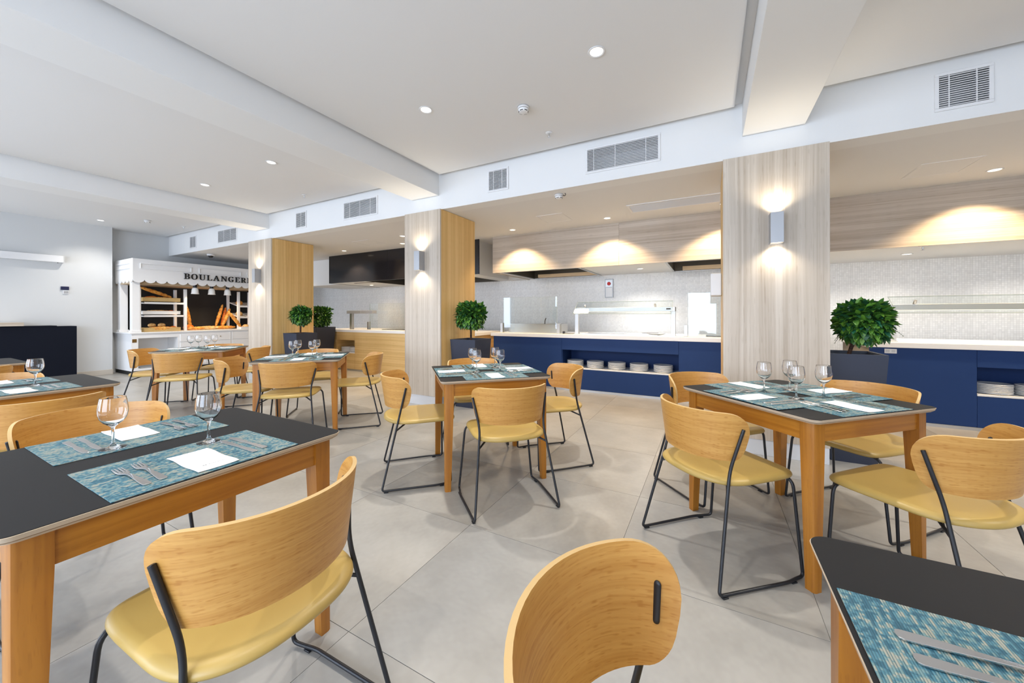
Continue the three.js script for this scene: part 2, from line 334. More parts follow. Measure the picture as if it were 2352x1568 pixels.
// pillars clad in ash boards
const PIL = [[-7.607, -6.867], [-3.687, -3.068], [0.104, 0.842]], ZP = -3.78, ZPB = -4.575;
PIL.forEach(([a, b], i) => {
  const p = structGroup('pillar', ['ash clad pillar beside the bakery stall', 'ash clad pillar in the middle between two planters', 'wide ash clad pillar in front of the blue counters'][i], 'pillar');
  const o = i * 0.37, gg = (g) => { const n = metric(g, true), uv = n.attributes.uv; for (let k = 0; k < uv.count; k++) uv.setXY(k, uv.getX(k) + o, uv.getY(k) + o * 0.7); return n; };
  mesh('front_panel', gg(rb(a, b, 0.13, YS - 0.004, ZP - 0.02, ZP, 0.0015)), M.ash, p);
  mesh('side_panel', gg(rb(b - 0.018, b, 0.13, YS - 0.004, ZPB, ZP - 0.0205, 0.0015)), M.ashGold, p);
  mesh('side_panel', gg(rb(a, a + 0.018, 0.13, YS - 0.004, ZPB, ZP - 0.0205, 0.0015)), M.ashGold, p);
  mesh('back_panel', gg(rb(a + 0.018, b - 0.018, 0.13, YS - 0.004, ZPB, ZPB + 0.018, 0.0015)), M.ash, p);
  mesh('baseboard', rb(a + 0.004, b - 0.004, 0, 0.13, ZPB, ZP - 0.004, 0.002), M.metalBase, p);
});

// ---------------------------------------------------------------- ceiling fittings
function downlight(x, y, z, label, group, warm, power, angle, pen, radius = 2) {
  const t = thing('ceiling_downlight', label, 'ceiling light', [x, y, z], 0, group);
  mesh('rim', lathe([[0.043, 0], [0.056, 0], [0.058, -0.003], [0.055, -0.006], [0.046, -0.004], [0.043, 0]], 28), M.plastic, t);
  mesh('lamp', lathe([[0, -0.0025], [0.043, -0.0025], [0.043, 0.0], [0, 0.0]], 24), warm ? M.lampWarm : M.lampFace, t);
  const s = new THREE.SpotLight(warm ? WARM : NEUT, power, 0, angle, pen, 2);
  s.position.set(x, y - 0.02, z); s.target.position.set(x, 0, z); s.castShadow = true; s.shadow.radius = radius; scene.add(s, s.target);
  return t;
}
const DIN = 23;
[[-0.682, 'near the right beam'], [-2.196, 'above the middle table'], [-4.556, 'left of the middle beam'], [-6.144, 'right of the left beam'], [-8.3, 'added unseen behind the left beam'], [-10.164, 'nearest the grey wall'], [1.75, 'right of the right beam'], [3.1, 'at the far right']].forEach(([x, w]) =>
  downlight(x, YC, -2.51, `round white recessed ceiling light ${w}`, 'dining room downlights', false, x === -8.3 ? DIN * 1.5 : x === -10.164 ? DIN * 0.5 : DIN, x === -8.3 ? 1.3 : 1.05, 0.6));  // lamp hidden behind the left beam is added to brighten the bakery stall
for (const z of [-0.2, 2.1]) for (const x of [-9.9, -8.3, -6.1, -4.55, -2.2, -0.68, 1.75, 3.1])
  downlight(x, YC, z, `recessed ceiling light at ${z < 1 ? 'the two-seat table row' : 'the window side'}, ${{ '-9.9': 'by the grey wall', '-8.3': 'added left of the left beam', '-6.1': 'right of the left beam', '-4.55': 'left of the middle beam', '-2.2': 'right of the middle beam', '-0.68': 'left of the right beam', '1.75': 'right of the right beam', '3.1': 'by the last beam' }[x]}`, 'downlights toward the windows', false, DIN * 0.5, 1.05, 0.6);  // lamps left of the left beam are added to lift the bakery front
[[-2.82, 'left of the access panel over the hood'], [-1.289, 'between access panel and long grille'], [0.16, 'behind the right pillar'], [2.405, 'right of the right pillar over the wooden hood'], [3.6, 'over the right hood end'], [-6.908, 'at the left end of the black hood'], [-5.223, 'at the right of the black hood']].forEach(([x, w]) =>
  downlight(x, YS, -5.30, `small warm recessed spotlight in soffit ${w}`, 'warm soffit spotlights', true, 22, 1.02, 0.25));
downlight(-4.727, YS, -4.80, 'small recessed spotlight next to the middle pillar in the soffit', 'warm soffit spotlights', true, 6, 1.02, 0.3);
downlight(-9.2, YS, -5.3, 'small recessed spotlight in the soffit above the bakery', 'warm soffit spotlights', true, 6, 1.02, 0.5);

function smokeDetector(x, y, z, label, cable) {
  const t = thing('smoke_detector', label, 'smoke detector', [x, y, z], 0, 'smoke detectors');
  mesh('base', lathe([[0, 0], [0.05, 0], [0.05, -0.014], [0.046, -0.018], [0, -0.018]]), M.plastic, t);
  mesh('head', lathe([[0, -0.018], [0.044, -0.018], [0.046, -0.03], [0.04, -0.043], [0.03, -0.048], [0, -0.049]]), M.plastic, t);
  for (let k = 0; k < 6; k++) { const a = k * Math.PI / 3, g = rb(-0.013, 0.013, -0.044, -0.038, 0.035, 0.0415, 0.001); mesh('slot', g.rotateY(a), M.blackMatt, t); }
  if (cable) mesh('cable', tube([[0.04, -0.01, 0], [0.075, -0.03, 0.01], [0.09, -0.015, 0.02], [0.08, 0, 0.02]], 0.004, 0.02, 6), M.black, t);
}
smokeDetector(-1.424, YC, -2.88, 'round white smoke detector on the ceiling of the middle bay');
smokeDetector(-9.395, YC, -2.932, 'round white smoke detector on the ceiling above the bakery');
smokeDetector(-1.525, YS, -4.0, 'round white detector with a black cable under the soffit', true);
function sprinkler(x, y, z, label) {
  const t = thing('sprinkler_head', label, 'sprinkler', [x, y, z], 0, 'sprinkler heads');
  mesh('collar', lathe([[0, 0], [0.035, 0], [0.036, -0.004], [0.022, -0.009], [0.012, -0.010], [0, -0.010]], 20), M.plastic, t);
  mesh('stem', lathe([[0.008, -0.01], [0.007, -0.03], [0.004, -0.045], [0, -0.045]], 12), M.steel, t);
  mesh('deflector', lathe([[0, -0.045], [0.016, -0.045], [0.016, -0.047], [0, -0.047]], 16), M.steel, t);
}
sprinkler(-1.401, YC, -3.406, 'sprinkler head on the ceiling above the middle bulkhead vents');
sprinkler(-5.35, YC, -3.422, 'sprinkler head on the ceiling between the two left beams');
sprinkler(-9.399, YC, -3.48, 'sprinkler head on the ceiling by the bakery bay');
sprinkler(2.095, HB + 0.015, -5.80, 'sprinkler head under the wooden hood at right');
{ const t = thing('dome_camera', 'small white dome camera under the soffit above the bakery', 'camera', [-9.9, YS, -4.15]);
  mesh('base', lathe([[0, 0], [0.07, 0], [0.07, -0.03], [0.06, -0.04], [0, -0.04]]), M.plastic, t); mesh('dome', lathe([[0.048, -0.04], [0.045, -0.06], [0.03, -0.078], [0, -0.085]]), M.blackGloss, t); }
function vent(x0, x1, y0, y1, label, posts) {
  const z = ZK, t = thing('air_vent', label, 'air vent', [(x0 + x1) / 2, y0, z], 0, 'bulkhead air vents'), w = x1 - x0, h = y1 - y0, f = 0.022;
  mesh('frame', [rb(-w / 2, w / 2, 0, f, 0, 0.012, 0.003), rb(-w / 2, w / 2, h - f, h, 0, 0.012, 0.003), rb(-w / 2, -w / 2 + f, f, h - f, 0, 0.012, 0.003), rb(w / 2 - f, w / 2, f, h - f, 0, 0.012, 0.003)], M.plastic, t);
  mesh('duct', [bx(-w / 2 + 0.013, w / 2 - 0.013, 0.013, h - 0.013, -0.235, -0.232), bx(-w / 2 + 0.013, w / 2 - 0.013, 0.013, 0.016, -0.232, 0), bx(-w / 2 + 0.013, w / 2 - 0.013, h - 0.016, h - 0.013, -0.232, 0), bx(-w / 2 + 0.013, -w / 2 + 0.016, 0.016, h - 0.016, -0.232, 0), bx(w / 2 - 0.016, w / 2 - 0.013, 0.016, h - 0.016, -0.232, 0)], M.alu, t);
  const n = 15; for (let i = 0; i < n; i++) {
    const y = f + (i + 0.5) * (h - 2 * f) / n, g = bx(-w / 2 + f, w / 2 - f, -0.0045, 0.0045, -0.001, 0.001).rotateX(-0.6).translate(0, y, 0.0075);
    mesh('slat', g, M.plastic, t);
  }
  for (const p of posts) mesh('mullion', bx(-w / 2 + p * w - 0.0025, -w / 2 + p * w + 0.0025, f, h - f, 0.003, 0.0115), M.plastic, t);
}
vent(...VENTS[0], 'white slatted air vent on the bulkhead right of the right beam', [0.25, 0.72]);
vent(...VENTS[1], 'large white slatted air vent in the middle of the bulkhead', [0.12, 0.42, 0.82]);
vent(...VENTS[2], 'small white slatted air vent just right of the middle beam', [0.3, 0.7]);
vent(...VENTS[3], 'large white slatted air vent just left of the middle beam', [0.2, 0.5, 0.8]);
vent(...VENTS[4], 'small white slatted air vent just right of the left beam', [0.5]);
vent(...VENTS[5], 'large white slatted air vent just left of the left beam', [0.33, 0.67]);
vent(...VENTS[6], 'small white slatted air vent nearest the recessed wall', [0.5]);
{ // long grille and access hatches in the soffit
  const t = thing('soffit_grille', 'long narrow white slatted grille in the soffit by the right pillar', 'air vent', [-0.4, YS, -4.985]);
  mesh('frame', [rb(-0.53, 0.53, -0.008, 0, -0.185, -0.16, 0.002), rb(-0.53, 0.53, -0.008, 0, 0.16, 0.185, 0.002), rb(-0.53, -0.505, -0.008, 0, -0.16, 0.16, 0.002), rb(0.505, 0.53, -0.008, 0, -0.16, 0.16, 0.002)], M.plastic, t);
  mesh('backing', bx(-0.505, 0.505, -0.0015, -0.0005, -0.16, 0.16), M.alu, t);
  for (let i = 0; i < 22; i++) mesh('slat', bx(-0.505, 0.505, -0.006, -0.0015, -0.155 + i * 0.0147 - 0.0022, -0.155 + i * 0.0147 + 0.0022), M.plastic, t);
  [[-2.146, -1.76, -5.165, -4.73, 'over the wooden hood left end'], [1.72, 2.125, -5.2, -4.78, 'right of the right pillar'], [-5.95, -5.5, -5.15, -4.72, 'before the black hood']].forEach(([a, b, c, d, w]) => {
    const h = thing('access_hatch', `square white access hatch in the soffit ${w}`, 'hatch', [(a + b) / 2, YS, (c + d) / 2], 0, 'soffit access hatches'), x = (b - a) / 2, z = (d - c) / 2;
    mesh('rim', [bx(-x, x, -0.003, 0, -z, -z + 0.008), bx(-x, x, -0.003, 0, z - 0.008, z), bx(-x, -x + 0.008, -0.003, 0, -z + 0.008, z - 0.008), bx(x - 0.008, x, -0.003, 0, -z + 0.008, z - 0.008)], M.plastic, h);
    mesh('door', bx(-x + 0.011, x - 0.011, -0.002, 0, -z + 0.011, z - 0.011), M.ceiling, h);
  });
}
// wall lamps on the pillars: square tubes lit up and down
[[-7.237, 'pillar beside the bakery stall'], [-3.378, 'middle pillar'], [0.485, 'wide right pillar']].forEach(([x, w]) => {
  const t = thing('wall_sconce', `grey box wall light shining up and down on the ${w}`, 'wall light', [x, 1.785, ZP], 0, 'pillar wall lights'), a = 0.045, d = 0.105, h = 0.25, k = 0.004;
  mesh('housing', [rb(-a, a, 0, h, d - k, d, 0.0015), rb(-a, -a + k, 0, h, 0.006, d - k, 0.001), rb(a - k, a, 0, h, 0.006, d - k, 0.001), rb(-a, a, 0, h, 0.0, 0.006, 0.001)], M.alu, t);
  mesh('lamp', [bx(-a + 0.006, a - 0.006, 0.012, 0.016, 0.010, d - 0.008), bx(-a + 0.006, a - 0.006, h - 0.016, h - 0.012, 0.010, d - 0.008)], M.lampWarm, t);
  mesh('core', bx(-a + 0.006, a - 0.006, 0.017, h - 0.017, 0.010, d - 0.008), M.blackMatt, t);
  for (const s of [1, -1]) {
    const l = new THREE.SpotLight(new THREE.Color(1, 0.90, 0.74), 2.1, 0, 1.2, 0.7, 2), y = 1.785 + (s > 0 ? h + 0.004 : -0.004);
    l.position.set(x, y, ZP + 0.055); l.target.position.set(x, y + s, ZP + 0.04); l.castShadow = true; l.shadow.radius = 1.4; scene.add(l, l.target);
  }
});

// ---------------------------------------------------------------- buffet kitchen

{ // wooden hood
  const t = structGroup('hood_casing', 'long pale wooden hood casing above the blue counters', 'hood'), ee = [-3.41, -1.20, 1.02, 3.24, 5.5];
  for (let i = 0; i < 4; i++) { const g = metric(rb(ee[i] + 0.0008, ee[i + 1] - 0.0008, HB, YS, HZ - 0.02, HZ, 0.001)), uv = g.attributes.uv; for (let k = 0; k < uv.count; k++) uv.setXY(k, uv.getX(k) + i * 0.7, uv.getY(k) + i * 0.31); mesh('front_panel', g, M.ash, t); }
  mesh('side_panel', metric(rb(-3.41, -3.39, HB, YS, ZB, HZ - 0.0205, 0.001)), M.ash, t);
  const cuts = [[-3.39, -3.25], [-1.83, -0.567], [0.9, 5.5]];
  mesh('underside', cuts.map(([a, b]) => bx(a, b, HB + 0.015, HB + 0.05, ZB, HZ - 0.02)), M.ceiling, t);
}
[[-3.25, -1.83, 'above the glass screened basin'], [-0.567, 0.9, 'beside the right pillar']].forEach(([a, b, w]) => {
  const t = thing('extractor_canopy', `dark steel extractor canopy in the wooden hood ${w}`, 'extractor', [(a + b) / 2, HB, -6.37], 0, 'extractor canopies'), x = (b - a) / 2, z = 0.69, k = 0.012;
  mesh('rim', [bx(-x, x, 0, 0.012, z - 0.03, z), bx(-x, x, 0, 0.012, -z, -z + 0.03), bx(-x, -x + 0.03, 0, 0.012, -z + 0.03, z - 0.03), bx(x - 0.03, x, 0, 0.012, -z + 0.03, z - 0.03)], M.steelBrushed, t);
  mesh('well', [bx(-x + k, x - k, 0.5, 0.51, -z + k, z - k), bx(-x + k, x - k, 0.012, 0.5, z - 2 * k, z - k), bx(-x + k, x - k, 0.012, 0.5, -z + k, -z + 2 * k), bx(-x + k, -x + 2 * k, 0.012, 0.5, -z + 2 * k, z - 2 * k), bx(x - 2 * k, x - k, 0.012, 0.5, -z + 2 * k, z - 2 * k)], M.darkSteel, t);
  mesh('added_lamp_tube', bx(-x + 0.2, x - 0.2, 0.40, 0.43, 0.28, 0.36), M.lampFace, t);  // tube and its area light are added to brighten the mosaic wall
  const cl = new THREE.RectAreaLight(NEUT, 24, 2 * x - 0.4, 0.08); cl.position.set((a + b) / 2, HB + 0.395, -6.37 + 0.32); cl.lookAt((a + b) / 2, 0, -6.37 + 0.32); scene.add(cl);
  mesh('filter', bx(-x + 0.16, x - 0.03, 0.015, 0.075, -0.64, -0.54), M.tan, t);
});
[[-1.015, -6.39, 'between the canopies', 18], [2.194, -6.47, 'at the right counter', 8], [3.4, -6.47, 'at the far right counter', 8], [1.2, -6.47, 'behind the right pillar', 8]].forEach(([x, z, w, pw]) =>
  downlight(x, HB + 0.015, z, `small recessed light under the wooden hood ${w}`, 'lights under the hood', false, pw, 1.25, 0.7));
{ // black hood over the wooden counter
  const t = structGroup('black_hood', 'glossy black hood casing above the wooden counter', 'hood');
  mesh('front_panel', rb(-7.9, -6.0, HB, YS, HZ - 0.02, HZ, 0.001), M.blackGloss, t); mesh('front_panel', rb(-5.997, -3.70, HB, YS, HZ - 0.02, HZ, 0.001), M.blackGloss, t);
  mesh('side_panel', rb(-3.79, -3.77, HB, YS, ZB, HZ - 0.02, 0.001), M.white, t); mesh('side_panel', rb(-7.9, -7.88, HB, YS, ZB, HZ - 0.02, 0.001), M.blackGloss, t);
  mesh('underside', [bx(-7.88, -6.7, HB + 0.005, HB + 0.03, ZB, HZ - 0.02), bx(-4.1, -3.79, HB + 0.005, HB + 0.03, ZB, HZ - 0.02)], M.white, t);
  mesh('slot', bx(-7.35, -6.72, HB, HB + 0.004, -5.95, -5.9), M.blackMatt, t);
  mesh('well', [bx(-6.7, -4.1, 2.4, 2.42, ZB + 0.05, HZ - 0.03), bx(-6.7, -6.68, HB, 2.4, ZB + 0.05, HZ - 0.03), bx(-4.12, -4.1, HB, 2.4, ZB + 0.05, HZ - 0.03), bx(-6.68, -4.12, HB, 2.4, ZB + 0.05, ZB + 0.07)], M.darkSteel, t);
  downlight(-7.45, HB, -6.5, 'small recessed light under the black hood left part', 'lights under the hood', true, 4, 1.25, 0.7);
  struct('trim_1', metric(bx(-9.3, -7.9, HB, YS, ZB, -5.95)), M.white, 'white boxed-in ceiling drop left of the black hood', 'trim');
  struct('trim_2', metric(bx(-3.77, -3.41, HB, HB + 0.12, ZB, -6.9)), M.white, 'narrow white ceiling drop between the two hoods', 'trim');
}
function counter(name, label, x0, x1, zf, panels, mat, sideMat) {
  const t = thing(name, label, 'counter', [0, 0, 0]);
  mesh('body', [bx(x0 + 0.02, x1 - 0.02, 0.03, 0.83, zf - 0.95, zf - 0.44), ...panels.solid.map(([a, b, c, d]) => bx(a + 0.003, b - 0.003, c, d, zf - 0.44, zf - 0.019))], mat, t);
  mesh('plinth', bx(x0 + 0.03, x1 - 0.03, 0, 0.035, zf - 0.9, zf - 0.004), M.steelBrushed, t);
  for (const [a, b, c, d] of panels.front) mesh('front_panel', metric(rb(a + 0.0012, b - 0.0012, c + 0.0012, d - 0.0012, zf - 0.018, zf, 0.001)), mat, t);
  for (const s of [x0, x1 - 0.02]) mesh('end_panel', metric(rb(s, s + 0.02, 0.02, 0.83, zf - 0.95, zf - 0.019, 0.001)), sideMat, t);
  for (const [a, b, y] of panels.shelf) mesh('niche_shelf', rb(a, b, y - 0.02, y, zf - 0.438, zf - 0.002, 0.002), M.quartz, t);
  return t;
}
const ZF = -5.58;
counter('buffet_counter', 'dark blue buffet counter with a plate niche between the pillars', -3.352, 0.95, ZF, {
  solid: [[-3.332, -2.073, 0.03, 0.83], [-2.073, -0.383, 0.645, 0.83], [-2.073, -0.383, 0.03, 0.345], [-0.383, 0.93, 0.03, 0.83]],
  front: [[-3.352, -2.087, 0.037, 0.83], [-2.087, -0.38, 0.642, 0.83], [-2.087, -0.38, 0.037, 0.346], [-0.38, 0.95, 0.037, 0.83]], shelf: [[-2.085, -0.382, 0.368]],
}, M.navy, M.ashGold);
counter('buffet_counter', 'dark blue buffet counter at the right edge with stacked plates', 1.586, 5.4, ZF, {
  solid: [[1.606, 2.409, 0.03, 0.83], [2.409, 3.7, 0.653, 0.83], [2.409, 3.7, 0.03, 0.355], [3.7, 5.38, 0.03, 0.83]],
  front: [[1.586, 2.409, 0.037, 0.83], [2.409, 3.7, 0.652, 0.83], [2.409, 3.7, 0.037, 0.356], [3.7, 5.4, 0.037, 0.83]], shelf: [[2.411, 3.698, 0.378]],
}, M.navy, M.taupe);
counter('buffet_counter', 'light wooden buffet counter between the two left pillars', -7.65, -3.62, -5.40, {
  solid: [[-7.63, -7.286, 0.03, 0.83], [-7.286, -6.709, 0.655, 0.83], [-7.286, -6.709, 0.03, 0.375], [-6.709, -3.64, 0.03, 0.83]],
  front: [[-7.65, -7.288, 0.037, 0.83], [-7.288, -6.707, 0.655, 0.83], [-7.288, -6.707, 0.037, 0.376], [-6.707, -3.62, 0.037, 0.83]], shelf: [[-7.285, -6.711, 0.395]],
}, M.ashGold, M.ashGold);
[[-3.398, 1.0, ZF, 'blue counter in the middle'], [1.556, 5.45, ZF, 'blue counter at right'], [-7.70, -3.58, -5.40, 'wooden counter']].forEach(([a, b, z, w]) => tag(mesh('worktop', rb(a, b, 0.83, 0.885, z - 1.0, z + 0.02, 0.003, 2), M.quartz), `white stone worktop slab on the ${w}`, 'worktop', 'white worktops'));
{ const t = thing('base_cabinet', 'light wooden base cabinet by the mosaic wall behind the right pillar', 'cabinet', [1.2, 0, -6.85]);
  mesh('body', metric(rb(-0.22, 0.22, 0.04, 0.80, -0.25, 0.25, 0.002)), M.ash, t); mesh('top', rb(-0.23, 0.23, 0.80, 0.84, -0.27, 0.27, 0.002), M.quartz, t); mesh('plinth', bx(-0.2, 0.2, 0, 0.04, -0.22, 0.22), M.steelBrushed, t); }
// plates, one by one
const plateGeo = lathe([[0, 0], [0.075, 0], [0.08, 0.002], [0.118, 0.005], [0.1285, 0.006], [0.1305, 0.009], [0.1300, 0.0155], [0.126, 0.0165], [0.09, 0.0125], [0.075, 0.006], [0, 0.006]], 40);
const ORD = ['bottom', 'second', 'third', 'fourth', 'fifth', 'sixth', 'top'];
function plateStack(x, y, z, n, where, group) {
  for (let i = 0; i < n; i++) { const p = mesh('dinner_plate', plateGeo, M.porcelain); p.position.set(x + rr(-0.002, 0.002), y + i * 0.0145, z + rr(-0.002, 0.002)); p.rotation.y = rr(0, 6); tag(p, `white plate, ${i === n - 1 ? 'top' : ORD[i]} of the ${where}`, 'plate', group); }
}
['stack nearest the left end of the middle niche', 'second stack from left in the middle niche', 'third stack in the middle niche', 'fourth stack from left in the middle niche', 'stack nearest the right end of the middle niche'].forEach((w, i) => plateStack([-1.91, -1.585, -1.255, -0.93, -0.595][i], 0.369, -5.74, 7, w, 'plates in the middle blue niche'));
plateStack(2.585, 0.379, -5.73, 7, 'left stack in the right blue niche', 'plates in the right blue niche'); plateStack(2.87, 0.379, -5.73, 7, 'second stack in the right blue niche', 'plates in the right blue niche');
plateStack(-7.13, 0.396, -5.56, 7, 'left stack in the wooden niche', 'plates in the wooden niche'); plateStack(-6.86, 0.396, -5.56, 7, 'right stack in the wooden niche', 'plates in the wooden niche');
const WT = 0.8855;
function gantry(x0, x1, z, label) {
  const t = thing('heated_gantry', label, 'food gantry', [x0, WT, z], 0, 'food gantries'), w = x1 - x0;
  for (const x of [0, w - 0.06]) { mesh('post', rb(x, x + 0.06, 0, 0.425, -0.03, 0.03, 0.003), M.steelBrushed, t); mesh('foot', rb(x - 0.01, x + 0.07, 0, 0.006, -0.04, 0.04, 0.002), M.steel, t); }
  mesh('lamp_bar', rb(0.0, w, 0.36, 0.425, -0.14, 0.05, 0.004), M.steelBrushed, t);
  mesh('lamp_strip', bx(0.08, w - 0.08, 0.356, 0.3595, -0.09, 0.0), S({ color: lin(1, 1, 1), emissive: lin(1, 0.9, 0.75), emissiveIntensity: 2 }), t);
  const gl = mesh('glass_shield', [bx(0.02, w - 0.04, -0.003, 0.003, -0.155, 0.155)], M.pane, t); gl.rotation.x = 0.65; gl.position.set(0, 0.42, 0.055);
  const eg = mesh('glass_edge', [bx(0.02, w - 0.04, -0.0035, 0.0035, 0.155, 0.158), bx(0.02, w - 0.04, -0.0035, 0.0035, -0.158, -0.155), bx(0.017, 0.02, -0.0035, 0.0035, -0.158, 0.158), bx(w - 0.04, w - 0.037, -0.0035, 0.0035, -0.158, 0.158)], M.paneEdge, t); eg.rotation.x = 0.65; eg.position.copy(gl.position);
  for (const f of [0.12, 0.82]) { const s = mesh('standoff', cy(0, 0, 0.05, 0, 0.014), M.steel, t); s.rotation.x = 0.65; s.position.set(f * w, 0.425, 0.03); }
  mesh('badge', bx(w - 0.12, w - 0.06, 0.385, 0.405, 0.0505, 0.052), M.blackMatt, t);
  const l = new THREE.RectAreaLight(NEUT, 9, w - 0.2, 0.09); l.position.set(x0 + w / 2, WT + 0.35, z - 0.045); l.lookAt(x0 + w / 2, 0, z - 0.045); scene.add(l);
}
gantry(-1.95, -0.44, -5.86, 'steel heated food gantry with tilted glass on the middle counter');
gantry(1.83, 3.55, -5.86, 'steel heated food gantry with tilted glass on the right counter');
function screen(x0, x1, z, h, label) {
  const t = thing('glass_screen', label, 'glass screen', [x0, WT, z], 0, 'counter glass screens'), w = x1 - x0;
  mesh('pane', bx(0, w, 0.01, h, -0.003, 0.003), M.pane, t);
  mesh('edge', [bx(0, w, h, h + 0.002, -0.0035, 0.0035), bx(-0.002, 0, 0.01, h, -0.0035, 0.0035), bx(w, w + 0.002, 0.01, h, -0.0035, 0.0035)], M.paneEdge, t);
  for (const x of [-0.055, w + 0.005]) mesh('post', rb(x, x + 0.05, 0, 0.165, -0.03, 0.03, 0.003), M.steelBrushed, t);
}
screen(-3.27, -2.25, -5.80, 0.615, 'clear glass screen between steel posts before the steel basin');
screen(-0.27, 0.75, -5.80, 0.615, 'clear glass screen partly behind the right pillar');
screen(-6.60, -4.4, -5.71, 0.56, 'clear glass screen on the wooden counter');
{ const t = thing('steel_basin', 'low stainless steel basin behind glass on the middle counter', 'basin', [-2.71, WT, -6.05]);
  mesh('shell', [bx(-0.5, 0.5, 0, 0.145, 0.15, 0.162), bx(-0.5, 0.5, 0, 0.145, -0.162, -0.15), bx(-0.5, -0.488, 0, 0.145, -0.15, 0.15), bx(0.488, 0.5, 0, 0.145, -0.15, 0.15), bx(-0.488, 0.488, 0, 0.012, -0.15, 0.15)], M.steelBrushed, t);
  mesh('rim', [rb(-0.51, 0.51, 0.143, 0.152, 0.145, 0.172, 0.002), rb(-0.51, 0.51, 0.143, 0.152, -0.172, -0.145, 0.002), rb(-0.51, -0.48, 0.143, 0.152, -0.145, 0.145, 0.002), rb(0.48, 0.51, 0.143, 0.152, -0.145, 0.145, 0.002)], M.steel, t);
  const k = thing('serving_ladle', 'dark ladle standing in the steel basin', 'ladle', [-2.57, WT + 0.013, -6.02]); mesh('handle', tube([[0, 0.02, 0], [0.01, 0.2, 0], [0.03, 0.24, 0]], 0.008, 0.02, 8), M.black, k); mesh('cup', lathe([[0, 0], [0.03, 0.006], [0.038, 0.03], [0.035, 0.03], [0.028, 0.009], [0, 0.004]], 20), M.steel, k); }
{ const t = thing('food_well', 'shallow steel bain-marie set into the middle worktop', 'food well', [-1.25, WT, -6.08]);
  mesh('rim', [rb(-0.56, 0.56, 0, 0.007, 0.15, 0.19, 0.002), rb(-0.56, 0.56, 0, 0.007, -0.19, -0.15, 0.002), rb(-0.56, -0.52, 0, 0.007, -0.15, 0.15, 0.002), rb(0.52, 0.56, 0, 0.007, -0.15, 0.15, 0.002)], M.steel, t); mesh('floor_plate', bx(-0.52, 0.52, 0, 0.002, -0.15, 0.15), M.steelBrushed, t);
  const d = thing('serving_dish', 'oval white serving dish at the right end of the bain-marie', 'dish', [-0.72, WT + 0.008, -5.98]); mesh('bowl', lathe([[0, 0], [0.09, 0.002], [0.13, 0.018], [0.125, 0.02], [0.085, 0.006], [0, 0.005]], 32).scale(1.1, 1, 0.7), M.porcelain, d);
  const tg = thing('serving_tongs', 'black serving tongs lying across the white dish', 'tongs', [-0.80, WT + 0.03, -5.95], 0.4); mesh('arm', rb(-0.12, 0.12, 0, 0.006, -0.012, -0.002, 0.002), M.black, tg); mesh('arm', rb(-0.12, 0.12, 0, 0.006, 0.002, 0.012, 0.002), M.black, tg); }
tag(mesh('induction_hob', rb(-0.05, 0.72, WT, WT + 0.008, -6.25, -5.88, 0.003), M.blackGloss), 'flat black hob on the middle counter beside the right pillar', 'hob', 'hobs');
tag(mesh('induction_hob', rb(-6.2, -5.0, WT, WT + 0.01, -6.05, -5.68, 0.003), M.blackGloss), 'flat black hob on the wooden counter', 'hob', 'hobs');
{ const t = thing('heat_lamp_stand', 'flat steel heat lamp bar on a post on the wooden counter', 'heat lamp', [-6.99, WT, -5.56]);
  mesh('post', rb(-0.04, 0.03, 0, 0.345, -0.03, 0.03, 0.003), M.steelBrushed, t); mesh('lamp_bar', rb(-0.10, 0.70, 0.345, 0.41, -0.06, 0.06, 0.003), M.alu, t); mesh('end_cap', rb(0.34, 0.355, 0.343, 0.412, -0.061, 0.061, 0.002), M.steel, t);
  const s = thing('power_plug', 'small black plug with a cord on the middle worktop', 'plug', [-2.13, WT, -5.80]); mesh('body', rb(-0.02, 0.02, 0, 0.04, -0.015, 0.015, 0.006, 2), M.black, s); mesh('cord', tube([[0.01, 0.008, 0], [0.08, 0.004, 0.01], [0.18, 0.004, -0.04]], 0.004, 0.03, 6), M.black, s); }
{ const t = thing('emergency_switch', 'tall steel wall plate with a red push button above the gantry', 'switch', [-1.70, 1.526, ZB]);
  mesh('housing', rb(-0.08, 0.08, -0.005, 0.350, 0, 0.03, 0.004, 2), M.alu, t); mesh('upper_plate', rb(-0.066, 0.066, 0.20, 0.336, 0.03, 0.034, 0.002), M.steelBrushed, t); mesh('cover', rb(-0.062, 0.062, 0.012, 0.19, 0.03, 0.036, 0.003), M.plastic, t); const b = mesh('button', lathe([[0, 0], [0.034, 0], [0.034, 0.012], [0.026, 0.022], [0, 0.025]], 24), M.red, t); b.rotation.x = Math.PI / 2; b.position.set(0, 0.262, 0.034); }
tag(mesh('towel_dispenser', rb(0.006, 0.103, 1.385, 1.61, -4.45, -4.2, 0.012, 3), M.plastic), 'white towel dispenser fixed to the side of the right pillar', 'dispenser');
{ const t = thing('socket_plate', 'small white double socket on the right blue counter', 'socket', [1.76, 0.765, ZF]); mesh('plate', rb(-0.05, 0.05, 0, 0.05, 0, 0.006, 0.002), M.plastic, t); for (const x of [-0.025, 0.022]) mesh('insert', rb(x - 0.016, x + 0.016, 0.012, 0.038, 0.006, 0.008, 0.001), M.wallGrey, t); }

